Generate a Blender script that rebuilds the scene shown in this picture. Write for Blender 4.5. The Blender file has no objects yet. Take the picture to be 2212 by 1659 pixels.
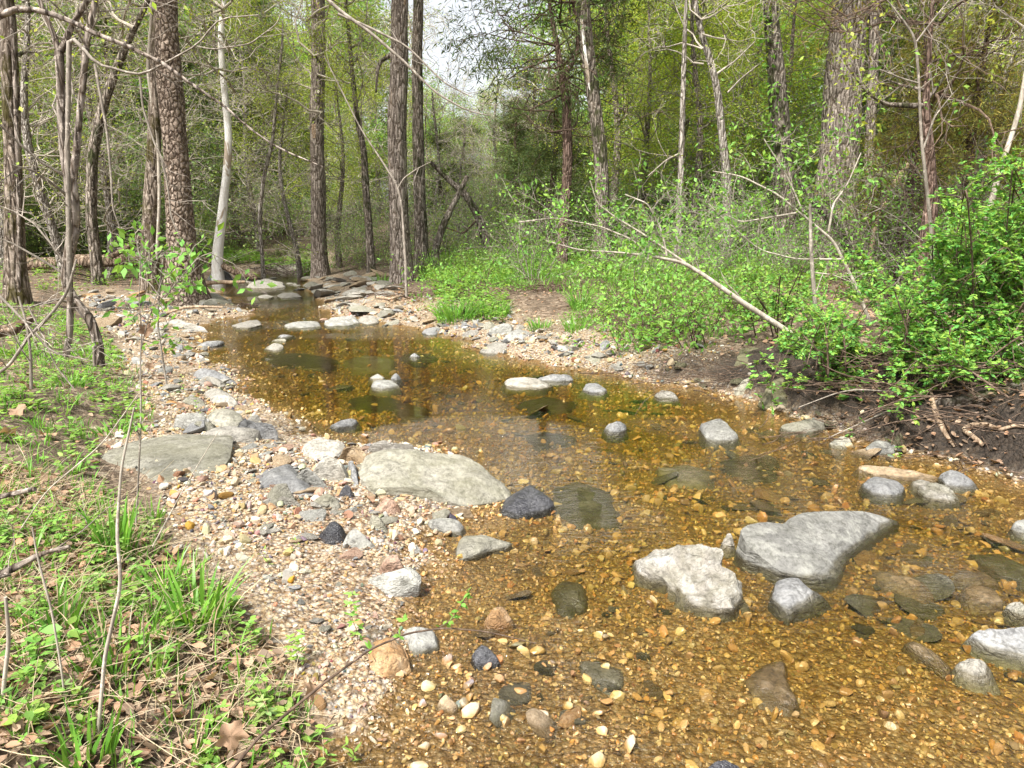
import bpy, math, random
import numpy as np
R = math.radians
SC = bpy.context.scene
COL = SC.collection
# ---------------------------------------------------------------- camera, sky, sun, exposure
PITCH, CAMH, FP = 12.5, 1.5, 1530.0          # FP: focal length in units of a 2212 px wide picture
cam_d = bpy.data.cameras.new('camera')
cam_d.sensor_width = 36.0
cam_d.lens = 36.0 * FP / 2212.0
cam_d.clip_start = 0.05
cam_d.clip_end = 2000
cam = bpy.data.objects.new('camera', cam_d)
cam.location = (0, 0, CAMH)
cam.rotation_euler = (R(90 - PITCH), 0, 0)
COL.objects.link(cam)
SC.camera = cam
SUN_EL, SUN_AZ = 56.0, -145.0                 # azimuth from +Y towards +X (degrees)
w = bpy.data.worlds.new("World")
SC.world = w
w.use_nodes = True
nt = w.node_tree
nt.nodes.clear()
sky = nt.nodes.new('ShaderNodeTexSky')
sky.sky_type = 'NISHITA'
sky.sun_disc = False
sky.sun_elevation = R(SUN_EL)
sky.sun_rotation = R(SUN_AZ)
sky.air_density = 1.0
sky.dust_density = 4.0
hs = nt.nodes.new('ShaderNodeHueSaturation')
hs.inputs['Saturation'].default_value = 0.22
bg = nt.nodes.new('ShaderNodeBackground')
bg.inputs['Strength'].default_value = 0.11
wo = nt.nodes.new('ShaderNodeOutputWorld')
nt.links.new(sky.outputs[0], hs.inputs['Color'])
nt.links.new(hs.outputs[0], bg.inputs['Color'])
nt.links.new(bg.outputs[0], wo.inputs['Surface'])
sl = bpy.data.lights.new('sun', 'SUN')
sl.energy = 3.3
sl.angle = R(6)
sl.color = (1.0, 0.955, 0.88)
sun = bpy.data.objects.new('sun', sl)
sun.rotation_euler = (R(90 - SUN_EL), 0, R(180 - SUN_AZ))
COL.objects.link(sun)
SC.view_settings.view_transform = 'Standard'
SC.view_settings.look = 'None'
SC.view_settings.exposure = 1.5
SC.view_settings.gamma = 1.0
SC.cycles.max_bounces = 8
SC.cycles.diffuse_bounces = 3
SC.cycles.glossy_bounces = 3
SC.cycles.transmission_bounces = 4
SC.cycles.transparent_max_bounces = 12
SC.cycles.caustics_reflective = False
SC.cycles.caustics_refractive = False
SC.cycles.sample_clamp_indirect = 6
SC.cycles.use_denoising = True
# ---------------------------------------------------------------- picture <-> place
cp, sp = math.cos(R(PITCH)), math.sin(R(PITCH))
def ray(u, v):
    x = (u - 1106.0) / FP
    y = (829.5 - v) / FP
    return np.array([x, cp + y * sp, -sp + y * cp])
def hit(u, v, z=0.0):
    d = ray(u, v)
    return np.array([0, 0, CAMH]) + d * ((z - CAMH) / d[2])
def at(u, v, Y):
    d = ray(u, v)
    return np.array([0, 0, CAMH]) + d * (Y / d[1])
def pxm(Y):                                   # metres per picture unit at depth Y
    return Y / FP
# ---------------------------------------------------------------- noise
def _h(ix, iy, iz, s):
    n = (ix.astype(np.int64) * 374761393 + iy.astype(np.int64) * 668265263 + iz.astype(np.int64) * 2147483647 + s * 974634777) & 0xffffffff
    n = ((n ^ (n >> 13)) * 1274126177) & 0xffffffff
    n = (n ^ (n >> 16)) & 0xffff
    return n / 32767.5 - 1.0
def noise(p, s=0):
    p = np.asarray(p, float)
    i = np.floor(p).astype(np.int64)
    f = p - i
    f = f * f * (3 - 2 * f)
    r = 0
    for a in (0, 1):
        wx = f[..., 0] if a else 1 - f[..., 0]
        for b in (0, 1):
            wy = f[..., 1] if b else 1 - f[..., 1]
            for c in (0, 1):
                wz = f[..., 2] if c else 1 - f[..., 2]
                r = r + wx * wy * wz * _h(i[..., 0] + a, i[..., 1] + b, i[..., 2] + c, s)
    return r
def fbm(p, oct=3, s=0, g=0.5):
    r, a = 0, 1.0
    p = np.asarray(p, float)
    for k in range(oct):
        r = r + a * noise(p * (2 ** k), s + k)
        a *= g
    return r
def n2(x, y, sc, oct=3, s=0):
    x = np.asarray(x, float)
    return fbm(np.stack([x * sc, np.asarray(y, float) * sc, np.zeros_like(x)], -1), oct, s)
def sstep(a, b, x):
    t = np.clip((x - a) / (b - a), 0, 1)
    return t * t * (3 - 2 * t)
# ---------------------------------------------------------------- the creek's outline, from the shorelines
LEFT = [(690, 1760), (770, 1600), (850, 1520), (890, 1440), (900, 1380), (905, 1310), (935, 1230), (940, 1170), (985, 1120),
        (1060, 1090), (1040, 1040), (985, 975), (900, 962), (790, 958), (700, 945), (620, 905), (560, 875), (525, 835), (490, 800), (430, 770),
        (405, 745), (430, 715), (460, 700), (500, 690), (540, 682), (530, 668), (505, 655), (480, 640), (450, 622), (440, 612), (520, 600), (560, 590), (575, 579)]
RIGHT = [(680, 577), (700, 590), (660, 605), (665, 625), (690, 640), (705, 660), (720, 685), (800, 690), (835, 697), (880, 708), (940, 722), (1000, 735),
         (1060, 765), (1130, 778), (1220, 792), (1320, 805), (1420, 832), (1500, 835), (1580, 858), (1650, 880), (1720, 905), (1800, 925), (1860, 960), (1960, 985),
         (2060, 1000), (2212, 1050), (2500, 1120), (3100, 1300)]
WPOLY = np.array([hit(u, v, 0)[:2] for u, v in LEFT + RIGHT] + [[9, 0.5], [9, -3.0], [-0.2, -3.0]])
def sdist(x, y):
    x = np.asarray(x, float).ravel(); y = np.asarray(y, float).ravel()
    out = np.full(x.shape, 1e9); ins = np.zeros(x.shape, bool)
    n = len(WPOLY)
    for i in range(n):
        a = WPOLY[i]; b = WPOLY[(i + 1) % n]
        e = b - a
        t = np.clip(((x - a[0]) * e[0] + (y - a[1]) * e[1]) / (e @ e + 1e-12), 0, 1)
        out = np.minimum(out, np.hypot(x - a[0] - t * e[0], y - a[1] - t * e[1]))
        c = ((a[1] > y) != (b[1] > y))
        with np.errstate(divide='ignore', invalid='ignore'):
            xi = (b[0] - a[0]) * (y - a[1]) / (b[1] - a[1] + 1e-12) + a[0]
        ins ^= c & (x < xi)
    return np.where(ins, -out, out)
_cl = np.array([hit(u, v, 0)[:2] for u, v in [(1900, 1500), (1400, 1100), (1250, 950), (1050, 830), (800, 750), (640, 680), (590, 640), (600, 600), (640, 578)]])
_o = np.argsort(_cl[:, 1]); _cl = _cl[_o]
def rightside(x, y):
    return x > np.interp(y, _cl[:, 1], _cl[:, 0])
VEGL = np.array([hit(u, v, 0.12)[:2] for u, v in [(860, 1700), (760, 1600), (690, 1500), (600, 1400), (520, 1300), (470, 1230), (400, 1150), (320, 1070), (245, 1010), (215, 950), (330, 900), (320, 860), (290, 790), (260, 730), (180, 680), (150, 640), (240, 600)]])
_o = np.argsort(VEGL[:, 1]); VEGL = VEGL[_o]
def vegleft(x, y):                            # metres inside the planted strip of the left bank
    return np.interp(y, VEGL[:, 1], VEGL[:, 0]) - x
def H(x, y, fine=True):
    shp = np.shape(x)
    x = np.asarray(x, float).ravel(); y = np.asarray(y, float).ravel()
    sd = sdist(x, y) + 0.10 * n2(x, y, 1.7, 2, 5) * np.clip(y / 6, 0.3, 1.5) + .045 * n2(x, y, 6.5, 2, 8)
    rs = rightside(x, y)
    r = np.hypot(x, y)
    o = np.maximum(sd, 0)
    hl = 0.004 + 0.27 * (1 - np.exp(-o / 2.2)) + .02 * sstep(0, .3, o) + 0.13 * sstep(0, 0.8, vegleft(x, y)) * sstep(0.1, 0.9, o)
    s = 0.3 + 1.7 * sstep(6.3, 8.8, y)
    beach = sstep(0.0, 0.5, o)
    hr = 0.02 + 0.50 * (1 - np.exp(-np.maximum(o - 0.12, 0) / s))
    h = np.where(rs, hr, hl)
    h = h + np.where(rs, 1, 0) * sstep(.1, .5, o) * (1 - sstep(6.8, 7.6, y)) * (.07 * n2(x, y, 2.6, 3, 61) + .035 * np.abs(n2(x, y, 8.0, 3, 62)))
    h = h + 0.075 * np.maximum(r - 24, 0) + 0.05 * n2(x, y, 0.5, 2, 9) * sstep(0.3, 2, o)
    pool = np.exp(-((x + .9) ** 2 / 2.2 + (y - 6.6) ** 2 / 4.5)) + .6 * np.exp(-((x - .3) ** 2 / 1.5 + (y - 5.2) ** 2 / 1.2))
    dep = -(0.003 + (0.048 + .035 * pool) * (1 - np.exp(np.minimum(sd, 0) / 0.45)) * (0.38 + 0.62 * sstep(1.9, 3.4, y + 0.35 * x)))
    h = np.where(sd < 0, dep, h)
    if fine:
        h = h + 0.012 * n2(x, y, 4.0, 3, 2) + np.where(sd < 0, 0, 0.008 * n2(x, y, 14.0, 2, 4))
    return h.reshape(shp) if shp else float(h[0])
def ground(u, v):
    d = ray(u, v)
    ts = np.concatenate([np.linspace(1.2, 12, 500), np.linspace(12, 70, 600)])
    P = np.array([0, 0, CAMH])[None] + ts[:, None] * d[None]
    hh = H(P[:, 0], P[:, 1], False)
    k = np.argmax(P[:, 2] < hh)
    if k == 0:
        k = 300
    return P[k]
# ---------------------------------------------------------------- mesh building
class MB:
    def __init__(s):
        s.v = []; s.n = 0; s.f = []; s.t = []; s.c = []
    def add(s, v, f, mat=0, tint=None):
        v = np.asarray(v, np.float32).reshape(-1, 3); f = np.asarray(f, np.int32)
        s.v.append(v); s.f.append((f + s.n, mat)); s.n += len(v)
        if tint is None:
            tint = np.ones((len(v), 3), np.float32)
        tint = np.asarray(tint, np.float32)
        if tint.ndim == 1:
            tint = np.tile(tint, (len(v), 1))
        s.c.append(tint)
    def mesh(s, name, mats, smooth=True, tint=True):
        me = bpy.data.meshes.new(name)
        v = np.concatenate(s.v)
        lp, lt, mi = [], [], []
        for f, m in s.f:
            lp.append(f.ravel()); lt.append(np.full(len(f), f.shape[1], np.int32)); mi.append(np.full(len(f), m, np.int32))
        lp = np.concatenate(lp); lt = np.concatenate(lt); mi = np.concatenate(mi)
        me.vertices.add(len(v)); me.vertices.foreach_set('co', v.ravel())
        me.loops.add(len(lp)); me.loops.foreach_set('vertex_index', lp)
        me.polygons.add(len(lt))
        me.polygons.foreach_set('loop_start', np.concatenate([[0], np.cumsum(lt)[:-1]]).astype(np.int32))
        me.polygons.foreach_set('loop_total', lt)
        me.polygons.foreach_set('material_index', mi)
        me.polygons.foreach_set('use_smooth', np.full(len(lt), bool(smooth)))
        if tint:
            c = np.concatenate(s.c)
            a = me.color_attributes.new('tint', 'FLOAT_COLOR', 'POINT')
            a.data.foreach_set('color', np.concatenate([c, np.ones((len(c), 1), np.float32)], 1).astype(np.float32).ravel())
        for m in mats:
            me.materials.append(m)
        me.update(calc_edges=True)
        me.validate()
        return me
def link(name, me, parent=None, loc=None):
    o = bpy.data.objects.new(name, me)
    COL.objects.link(o)
    if parent:
        o.parent = parent
    if loc is not None:
        o.location = loc
    return o
def tag(o, label=None, cat=None, group=None, kind=None):
    for k, x in (('label', label), ('category', cat), ('group', group), ('kind', kind)):
        if x:
            o[k] = x
    return o
def empty(name, loc):
    o = bpy.data.objects.new(name, None)
    o.empty_display_size = 0.2
    COL.objects.link(o)
    o.location = loc
    return o
def rebase(me, org):
    n = len(me.vertices)
    c = np.empty(n * 3, np.float32); me.vertices.foreach_get('co', c)
    c = c.reshape(-1, 3) - np.asarray(org, np.float32)
    me.vertices.foreach_set('co', c.ravel()); me.update()
def tube(mb, pts, rad, sides=6, mat=0, tint=None, rough=0.0, seed=0, cap=True):
    pts = np.asarray(pts, float); rad = np.asarray(rad, float) * np.ones(len(pts))
    K = len(pts)
    t = np.gradient(pts, axis=0); t /= np.linalg.norm(t, axis=1)[:, None] + 1e-9
    m = t.mean(0)
    ref = np.eye(3)[int(np.argmin(np.abs(m)))]
    a = np.cross(t, ref); a /= np.linalg.norm(a, axis=1)[:, None] + 1e-9
    b = np.cross(t, a)
    th = np.arange(sides) * 2 * math.pi / sides
    ring = a[:, None] * np.cos(th)[None, :, None] + b[:, None] * np.sin(th)[None, :, None]
    rr = rad[:, None] * np.ones((1, sides))
    if rough:
        q = ring * 2.2 + np.arange(K)[:, None, None] * 0.09 + seed * 7.3
        rr = rr * (1 + rough * fbm(q, 3, seed))
    V = pts[:, None] + ring * rr[..., None]
    i = np.arange(K - 1)[:, None] * sides; j = np.arange(sides)[None]; j2 = (j + 1) % sides
    F = np.stack([i + j, i + j2, i + sides + j2, i + sides + j], -1).reshape(-1, 4)
    mb.add(V, F, mat, tint)
    if cap and sides > 4:
        e = V[-1]; c = e.mean(0)
        vv = np.concatenate([e, c[None]]); k = np.arange(sides)
        mb.add(vv, np.stack([k, (k + 1) % sides, np.full(sides, sides)], -1), mat, tint)
def smoothline(pts, n):
    pts = np.asarray(pts, float); K = len(pts)
    s = np.concatenate([[0], np.cumsum(np.linalg.norm(np.diff(pts[:, :3], axis=0), axis=1))])
    q = np.linspace(0, s[-1], n)
    P = np.stack([np.interp(q, s, pts[:, k]) for k in range(pts.shape[1])], 1)
    w = max(1, int(n / K / 1.6))
    if w > 1:
        ker = np.ones(w) / w
        E = np.pad(P, ((w, w), (0, 0)), mode='edge')
        E[:w] = P[0] + (P[0] - P[1:w + 1][::-1]); E[-w:] = P[-1] + (P[-1] - P[-w - 1:-1][::-1])
        S = np.stack([np.convolve(E[:, k], ker, 'same') for k in range(P.shape[1])], 1)[w:-w]
        S[0] = P[0]; S[-1] = P[-1]
        P = S
    return P
def unit(v):
    v = np.asarray(v, float)
    return v / (np.linalg.norm(v, axis=-1, keepdims=True) + 1e-9)
def leaf4(mb, P, D, N, L, W, mat=0, tint=None):
    n = len(P); S = unit(np.cross(D, N)); L = np.asarray(L)[:, None]; W = np.asarray(W)[:, None]
    V = np.stack([P, P + D * L * .45 + S * W * .5, P + D * L - N * L * .12, P + D * L * .45 - S * W * .5], 1)
    F = np.arange(n * 4).reshape(n, 4)
    mb.add(V, F, mat, np.repeat(tint, 4, 0) if tint is not None else None)
def leaf8(mb, P, D, N, L, W, mat=0, tint=None, droop=.15, fold=.22):
    n = len(P); S = unit(np.cross(D, N)); N = unit(np.cross(S, D)); L = np.asarray(L)[:, None]; W = np.asarray(W)[:, None]
    m = P + D * L * .5 - N * W * fold
    tip = P + D * L - N * L * droop
    V = np.stack([P, P + D * L * .28 + S * W * .46, P + D * L * .62 + S * W * .42 - N * L * droop * .3, tip,
                  P + D * L * .62 - S * W * .42 - N * L * droop * .3, P + D * L * .28 - S * W * .46, m], 1)
    b = np.arange(n)[:, None] * 7
    F = np.concatenate([b + np.array([[0, 1, 2, 6]]), b + np.array([[6, 2, 3, 4]]), b + np.array([[0, 6, 4, 5]])], 0)
    mb.add(V, F, mat, np.repeat(tint, 7, 0) if tint is not None else None)
def rdir(rng, n, up=0.0):
    d = rng.normal(size=(n, 3)); d[:, 2] += up
    return unit(d)
def tints(rng, n, lo=0.7, hi=1.25, hue=0.12):
    b = rng.uniform(lo, hi, (n, 1)); h = rng.uniform(-hue, hue, (n, 1))
    return np.concatenate([b * (1 + h * 1.6), b, b * (1 - h)], 1)
# ---------------------------------------------------------------- materials
class NT:
    def __init__(s, name):
        s.m = bpy.data.materials.new(name); s.m.use_nodes = True
        s.t = s.m.node_tree; s.t.nodes.clear()
        s.out = s.n('OutputMaterial')
    def n(s, t, **k):
        x = s.t.nodes.new('ShaderNode' + t)
        for a, b in k.items():
            setattr(x, a, b)
        return x
    def l(s, a, b):
        s.t.links.new(a, b)
    def val(s, sock, v):
        if hasattr(v, 'is_linked') or isinstance(v, bpy.types.NodeSocket):
            s.l(v, sock)
        elif isinstance(v, (tuple, list)) and len(v) == 3 and sock.type == 'RGBA':
            sock.default_value = (*v, 1)
        else:
            sock.default_value = v
    def math(s, op, a, b=0.0, clamp=False):
        x = s.n('Math', operation=op, use_clamp=clamp); s.val(x.inputs[0], a); s.val(x.inputs[1], b); return x.outputs[0]
    def mix(s, f, a, b, mode='MIX'):
        x = s.n('Mix', data_type='RGBA', blend_type=mode); s.val(x.inputs[0], f); s.val(x.inputs[6], a); s.val(x.inputs[7], b); return x.outputs[2]
    def ramp(s, f, stops):
        x = s.n('ValToRGB'); r = x.color_ramp
        while len(r.elements) < len(stops):
            r.elements.new(0.5)
        for e, (p, c) in zip(r.elements, stops):
            e.position = p; e.color = (*c, 1) if len(c) == 3 else c
        s.val(x.inputs[0], f); return x.outputs[0]
    def coord(s, scale=(1, 1, 1), obj=False):
        if obj:
            src = s.n('TexCoord').outputs['Object']
        else:
            src = s.n('NewGeometry').outputs['Position']
        if scale == (1, 1, 1):
            return src
        m = s.n('Mapping'); m.inputs['Scale'].default_value = scale; s.l(src, m.inputs[0]); return m.outputs[0]
    def noise(s, scale, det=4, rough=.6, vec=None, dist=0.0):
        x = s.n('TexNoise'); x.inputs['Scale'].default_value = scale; x.inputs['Detail'].default_value = det
        x.inputs['Roughness'].default_value = rough; x.inputs['Distortion'].default_value = dist
        if vec is not None: s.l(vec, x.inputs['Vector'])
        return x.outputs[0]
    def vor(s, scale, vec=None, feature='F1', rnd=1.0):
        x = s.n('TexVoronoi', feature=feature); x.inputs['Scale'].default_value = scale; x.inputs['Randomness'].default_value = rnd
        if vec is not None: s.l(vec, x.inputs['Vector'])
        return x
    def bump(s, h, strength=.5, dist=.01, normal=None):
        x = s.n('Bump'); x.inputs['Strength'].default_value = strength; x.inputs['Distance'].default_value = dist
        s.l(h, x.inputs['Height'])
        if normal is not None: s.l(normal, x.inputs['Normal'])
        return x.outputs[0]
    def tint(s):
        x = s.n('VertexColor', layer_name='tint'); return x.outputs[0]
    def bsdf(s, col, rough=.8, normal=None, spec=.4):
        x = s.n('BsdfPrincipled'); s.val(x.inputs['Base Color'], col); s.val(x.inputs['Roughness'], rough); s.val(x.inputs['Specular IOR Level'], spec)
        if normal is not None: s.l(normal, x.inputs['Normal'])
        return x.outputs[0]
    def done(s, sh):
        s.l(sh, s.out.inputs['Surface']); return s.m
    def wet(s, height=0.012, wob=.03):         # 1 where the stone stands in or just over the water
        p = s.n('NewGeometry').outputs['Position']
        z = s.n('SeparateXYZ'); s.l(p, z.inputs[0])
        nz = s.noise(9, 2, .5, p)
        a = s.math('SUBTRACT', height, z.outputs[2])
        a = s.math('ADD', a, s.math('MULTIPLY', s.math('SUBTRACT', nz, .5), wob))
        return s.math('ADD', s.math('MULTIPLY', a, 90.0), .5, True)
def mat_leaf(name, c1, c2, trans=.45, rough=.5, spec=.35):
    k = NT(name)
    g = k.noise(1.3, 2, .5, k.coord())
    col = k.mix(g, c1, c2)
    col = k.mix(1.0, col, k.tint(), 'MULTIPLY')
    b = k.bsdf(col, rough, None, spec)
    t = k.n('BsdfTranslucent'); k.l(k.mix(1.0, col, (1.15, 1.1, .6), 'MULTIPLY'), t.inputs[0])
    m = k.n('MixShader'); m.inputs[0].default_value = trans
    k.l(b, m.inputs[1]); k.l(t.outputs[0], m.inputs[2])
    return k.done(m.outputs[0])
def mat_bark(name, dark, light, moss=None, mossamt=.0, patch=None, scale=1.0, bumpd=.03, fade=.6, furrow=1.0, stretch=.22):
    k = NT(name)
    v = k.coord((1, 1, stretch), obj=True)
    a = k.noise(11 * scale, 6, .7, v, .8)
    vo = k.vor(13 * scale, v)
    b = k.noise(3.5, 3, .5, k.coord(obj=True))
    col = k.ramp(a, [(.40, dark), (.48, tuple((x + y) / 2 for x, y in zip(dark, light))), (.58, light)])
    col = k.mix(k.math('MULTIPLY', b, fade), col, tuple(x * .6 for x in light))
    wv = k.n('Mix', data_type='RGBA'); wv.inputs[0].default_value = .06; k.l(v, wv.inputs[6]); nn_ = k.n('TexNoise'); nn_.inputs['Scale'].default_value = 9; k.l(v, nn_.inputs['Vector']); k.l(nn_.outputs[1], wv.inputs[7])
    ed = k.vor(15 * scale, wv.outputs[2], 'DISTANCE_TO_EDGE'); cc = k.vor(15 * scale, wv.outputs[2]); sc_ = k.n('SeparateColor'); k.l(cc.outputs['Color'], sc_.inputs[0])
    col = k.mix(furrow * .8, col, k.ramp(sc_.outputs[0], [(0, (.62, .6, .57)), (1, (1.0, 1.0, 1.0))]), 'MULTIPLY')
    col = k.mix(furrow, col, k.ramp(ed.outputs[0], [(.02, (.36, .32, .28)), (.13, (1, 1, 1))]), 'MULTIPLY')
    lich = k.ramp(k.noise(17, 4, .75, k.coord(obj=True)), [(.56, (0, 0, 0)), (.62, (1, 1, 1))])
    col = k.mix(k.math('MULTIPLY', lich, .45), col, tuple(min(1, x * 1.6 + .05) for x in light))
    if patch:
        pm = k.ramp(k.noise(2.2, 4, .6, k.coord((1, 1, .35), obj=True), .8), [(.56, (0, 0, 0)), (.58, (1, 1, 1))])
        col = k.mix(pm, col, patch)
    if moss:
        mm = k.ramp(k.noise(4, 5, .65, k.coord((1, 1, .5), obj=True)), [(.62 - mossamt, (0, 0, 0)), (.72 - mossamt, (1, 1, 1))])
        col = k.mix(mm, col, moss)
    h = k.math('ADD', k.math('MULTIPLY', a, .6), k.math('MULTIPLY', k.math('MULTIPLY', ed.outputs[0], 4.0, True), furrow))
    return k.done(k.bsdf(col, .9, k.bump(h, .9, bumpd), .2))
def mat_rock(name, c1, c2, c3, lich=(.45, .45, .40), lichamt=.5, olive=.0, wetdark=.42, rough=.85, sc=1.0, bump=.02):
    k = NT(name)
    p = k.coord(obj=True)
    oi = k.n('ObjectInfo')
    sh = k.n('VectorMath', operation='ADD'); k.l(p, sh.inputs[0])
    cx = k.n('CombineXYZ'); k.l(k.math('MULTIPLY', oi.outputs['Random'], 37.0), cx.inputs[0]); k.l(cx.outputs[0], sh.inputs[1])
    p = sh.outputs[0]
    a = k.noise(5 * sc, 6, .6, p, .4)
    f = k.noise(48 * sc, 5, .75, p)
    lay = k.n('Mapping'); lay.inputs['Scale'].default_value = (3, 3, 7.5); lay.inputs['Rotation'].default_value = (.35, .2, .1); k.l(p, lay.inputs[0])
    ly = k.noise(2.2 * sc, 6, .65, lay.outputs[0], 1.1)
    col = k.ramp(a, [(.3, c1), (.5, c2), (.7, c3)])
    col = k.mix(k.math('MULTIPLY', k.math('SUBTRACT', ly, .4, True), .9, True), col, c1)
    col = k.mix(.6, col, k.ramp(f, [(.36, (.25, .25, .24)), (.56, (1, 1, 1))]), 'MULTIPLY')
    dk = k.noise(22 * sc, 5, .75, p, .6)
    col = k.mix(.55, col, k.ramp(dk, [(.36, (.3, .29, .27)), (.5, (1, 1, 1))]), 'MULTIPLY')
    cr = k.vor(3.2 * sc, k.mix(.35, p, k.n('TexNoise').outputs[1]), 'DISTANCE_TO_EDGE')
    crk = k.ramp(cr.outputs[0], [(.0, (.4, .38, .35)), (.018, (1, 1, 1))])
    col = k.mix(.5, col, crk, 'MULTIPLY')
    lm = k.ramp(k.noise(13 * sc, 6, .72, p), [(.5, (0, 0, 0)), (.66, (1, 1, 1))])
    col = k.mix(k.math('MULTIPLY', lm, lichamt), col, lich)
    if olive:
        om = k.ramp(k.noise(3.5 * sc, 5, .65, p, .5), [(.42, (0, 0, 0)), (.62, (1, 1, 1))])
        col = k.mix(k.math('MULTIPLY', om, olive), col, (.135, .13, .075))
    vr = k.math('ADD', k.math('MULTIPLY', oi.outputs['Random'], .5), .75)
    hv = k.n('HueSaturation'); k.l(vr, hv.inputs['Value']); k.l(col, hv.inputs['Color']); col = hv.outputs[0]
    wt = k.wet()
    col = k.mix(wt, col, k.mix(1.0, col, (wetdark, wetdark * .92, wetdark * .72), 'MULTIPLY'))
    rg = k.math('SUBTRACT', rough, k.math('MULTIPLY', wt, rough - .22))
    h = k.math('ADD', k.math('ADD', k.math('MULTIPLY', dk, .55), k.math('MULTIPLY', f, .4)), k.math('MULTIPLY', ly, .6))
    h = k.math('ADD', h, k.math('MULTIPLY', k.math('MULTIPLY', cr.outputs[0], 8.0, True), .25))
    return k.done(k.bsdf(col, rg, k.bump(h, .8, bump), .4))
M = {}
M['rock_grey'] = mat_rock('grey stone', (.163, .159, .148), (.252, .248, .229), (.326, .318, .296), olive=.12)
M['rock_lichen'] = mat_rock('lichened stone', (.178, .167, .133), (.266, .252, .207), (.333, .318, .266), (.370, .355, .296), .6, olive=.45)
M['rock_pale'] = mat_rock('pale stone', (.200, .181, .148), (.303, .285, .248), (.385, .363, .326), (.444, .422, .370), .35, olive=.05)
M['rock_white'] = mat_rock('white weathered stone', (.15, .135, .11), (.27, .25, .22), (.36, .35, .32), (.44, .43, .41), .5, olive=.4, bump=.04)
M['rock_dark'] = mat_rock('dark stone', (.026, .026, .033), (.052, .052, .059), (.089, .089, .096), (.148, .148, .148), .2, rough=.28)
M['rock_blue'] = mat_rock('blue grey stone', (.126, .127, .130), (.207, .207, .207), (.296, .292, .281), (.370, .370, .355), .3, rough=.7)
M['rock_tan'] = mat_rock('tan stone', (.222, .155, .089), (.333, .244, .148), (.429, .340, .229), (.444, .370, .281), .4)
M['rock_orange'] = mat_rock('orange brown stone', (.192, .096, .037), (.340, .200, .089), (.444, .311, .178), (.459, .370, .259), .4, wetdark=.75)
M['rock_pink'] = mat_rock('pinkish stone', (.252, .148, .096), (.355, .229, .163), (.414, .296, .222), (.444, .340, .266), .4)
M['rock_moss'] = mat_rock('mossy stone', (.052, .048, .022), (.096, .089, .041), (.163, .148, .096), (.207, .192, .148), .4, olive=.7)
M['bark_dark'] = mat_bark('dark furrowed bark', (.062, .051, .039), (.343, .296, .250), (.039, .043, .016), .10)
M['bark_brown'] = mat_bark('brown scaly bark', (.109, .086, .070), (.390, .335, .289))
M['bark_grey'] = mat_bark('grey bark', (.156, .140, .121), (.468, .429, .382))
M['bark_mossy'] = mat_bark('mossy bark', (.070, .051, .035), (.374, .312, .257), (.058, .048, .016), .12)
M['bark_cedar'] = mat_bark('shredding reddish bark', (.078, .051, .039), (.281, .195, .156), scale=1.4)
M['bark_flaky'] = mat_bark('flaking bark', (.133, .090, .066), (.437, .351, .281), patch=None, scale=1.0, bumpd=.05, stretch=.6)
M['bark_white'] = mat_bark('pale smooth bark', (.60, .57, .52), (.80, .79, .77), patch=(.40, .33, .26), scale=.3, bumpd=.004, fade=.0, furrow=.06)
M['wood_bare'] = mat_bark('bare weathered wood', (.187, .125, .078), (.452, .343, .242), scale=1.6, bumpd=.006, furrow=.5, stretch=.1)
M['twig'] = mat_bark('twig bark', (.125, .105, .086), (.328, .289, .242), scale=2, bumpd=.003, furrow=.2)
M['twig_light'] = mat_bark('pale twig bark', (.265, .226, .179), (.484, .437, .367), scale=2, bumpd=.003, furrow=.2)
M['twig_brown'] = mat_bark('brown twig bark', (.04, .026, .018), (.15, .105, .075), scale=2, bumpd=.003, furrow=.2)
M['log'] = mat_bark('rotting log', (.10, .065, .042), (.36, .27, .20), (.06, .07, .025), .04, scale=.8)
M['leaf_spring'] = mat_leaf('yellow green spring leaves', (.30, .42, .06), (.46, .52, .10), .5)
M['leaf_green'] = mat_leaf('fresh green leaves', (.17, .34, .06), (.27, .42, .09), .45)
M['leaf_mid'] = mat_leaf('green undergrowth leaves', (.20, .33, .09), (.32, .42, .15), .4)
M['leaf_bush'] = mat_leaf('bright bush leaves', (.14, .335, .05), (.26, .44, .10), .42, .6, .2)
M['leaf_cedar'] = mat_leaf('dark cedar foliage', (.08, .13, .045), (.15, .19, .06), .3, .7, .2)
M['leaf_olive'] = mat_leaf('olive cedar foliage', (.24, .26, .06), (.38, .34, .10), .4, .7, .2)
M['leaf_dead'] = mat_leaf('dead brown leaves', (.234, .140, .086), (.390, .265, .179), .2, .7, .25)
M['leaf_straw'] = mat_leaf('dry straw stalks', (.374, .289, .179), (.515, .429, .296), .2, .6, .3)
M['grass'] = mat_leaf('grass blades', (.11, .28, .035), (.20, .40, .06), .4, .4, .4)
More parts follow.
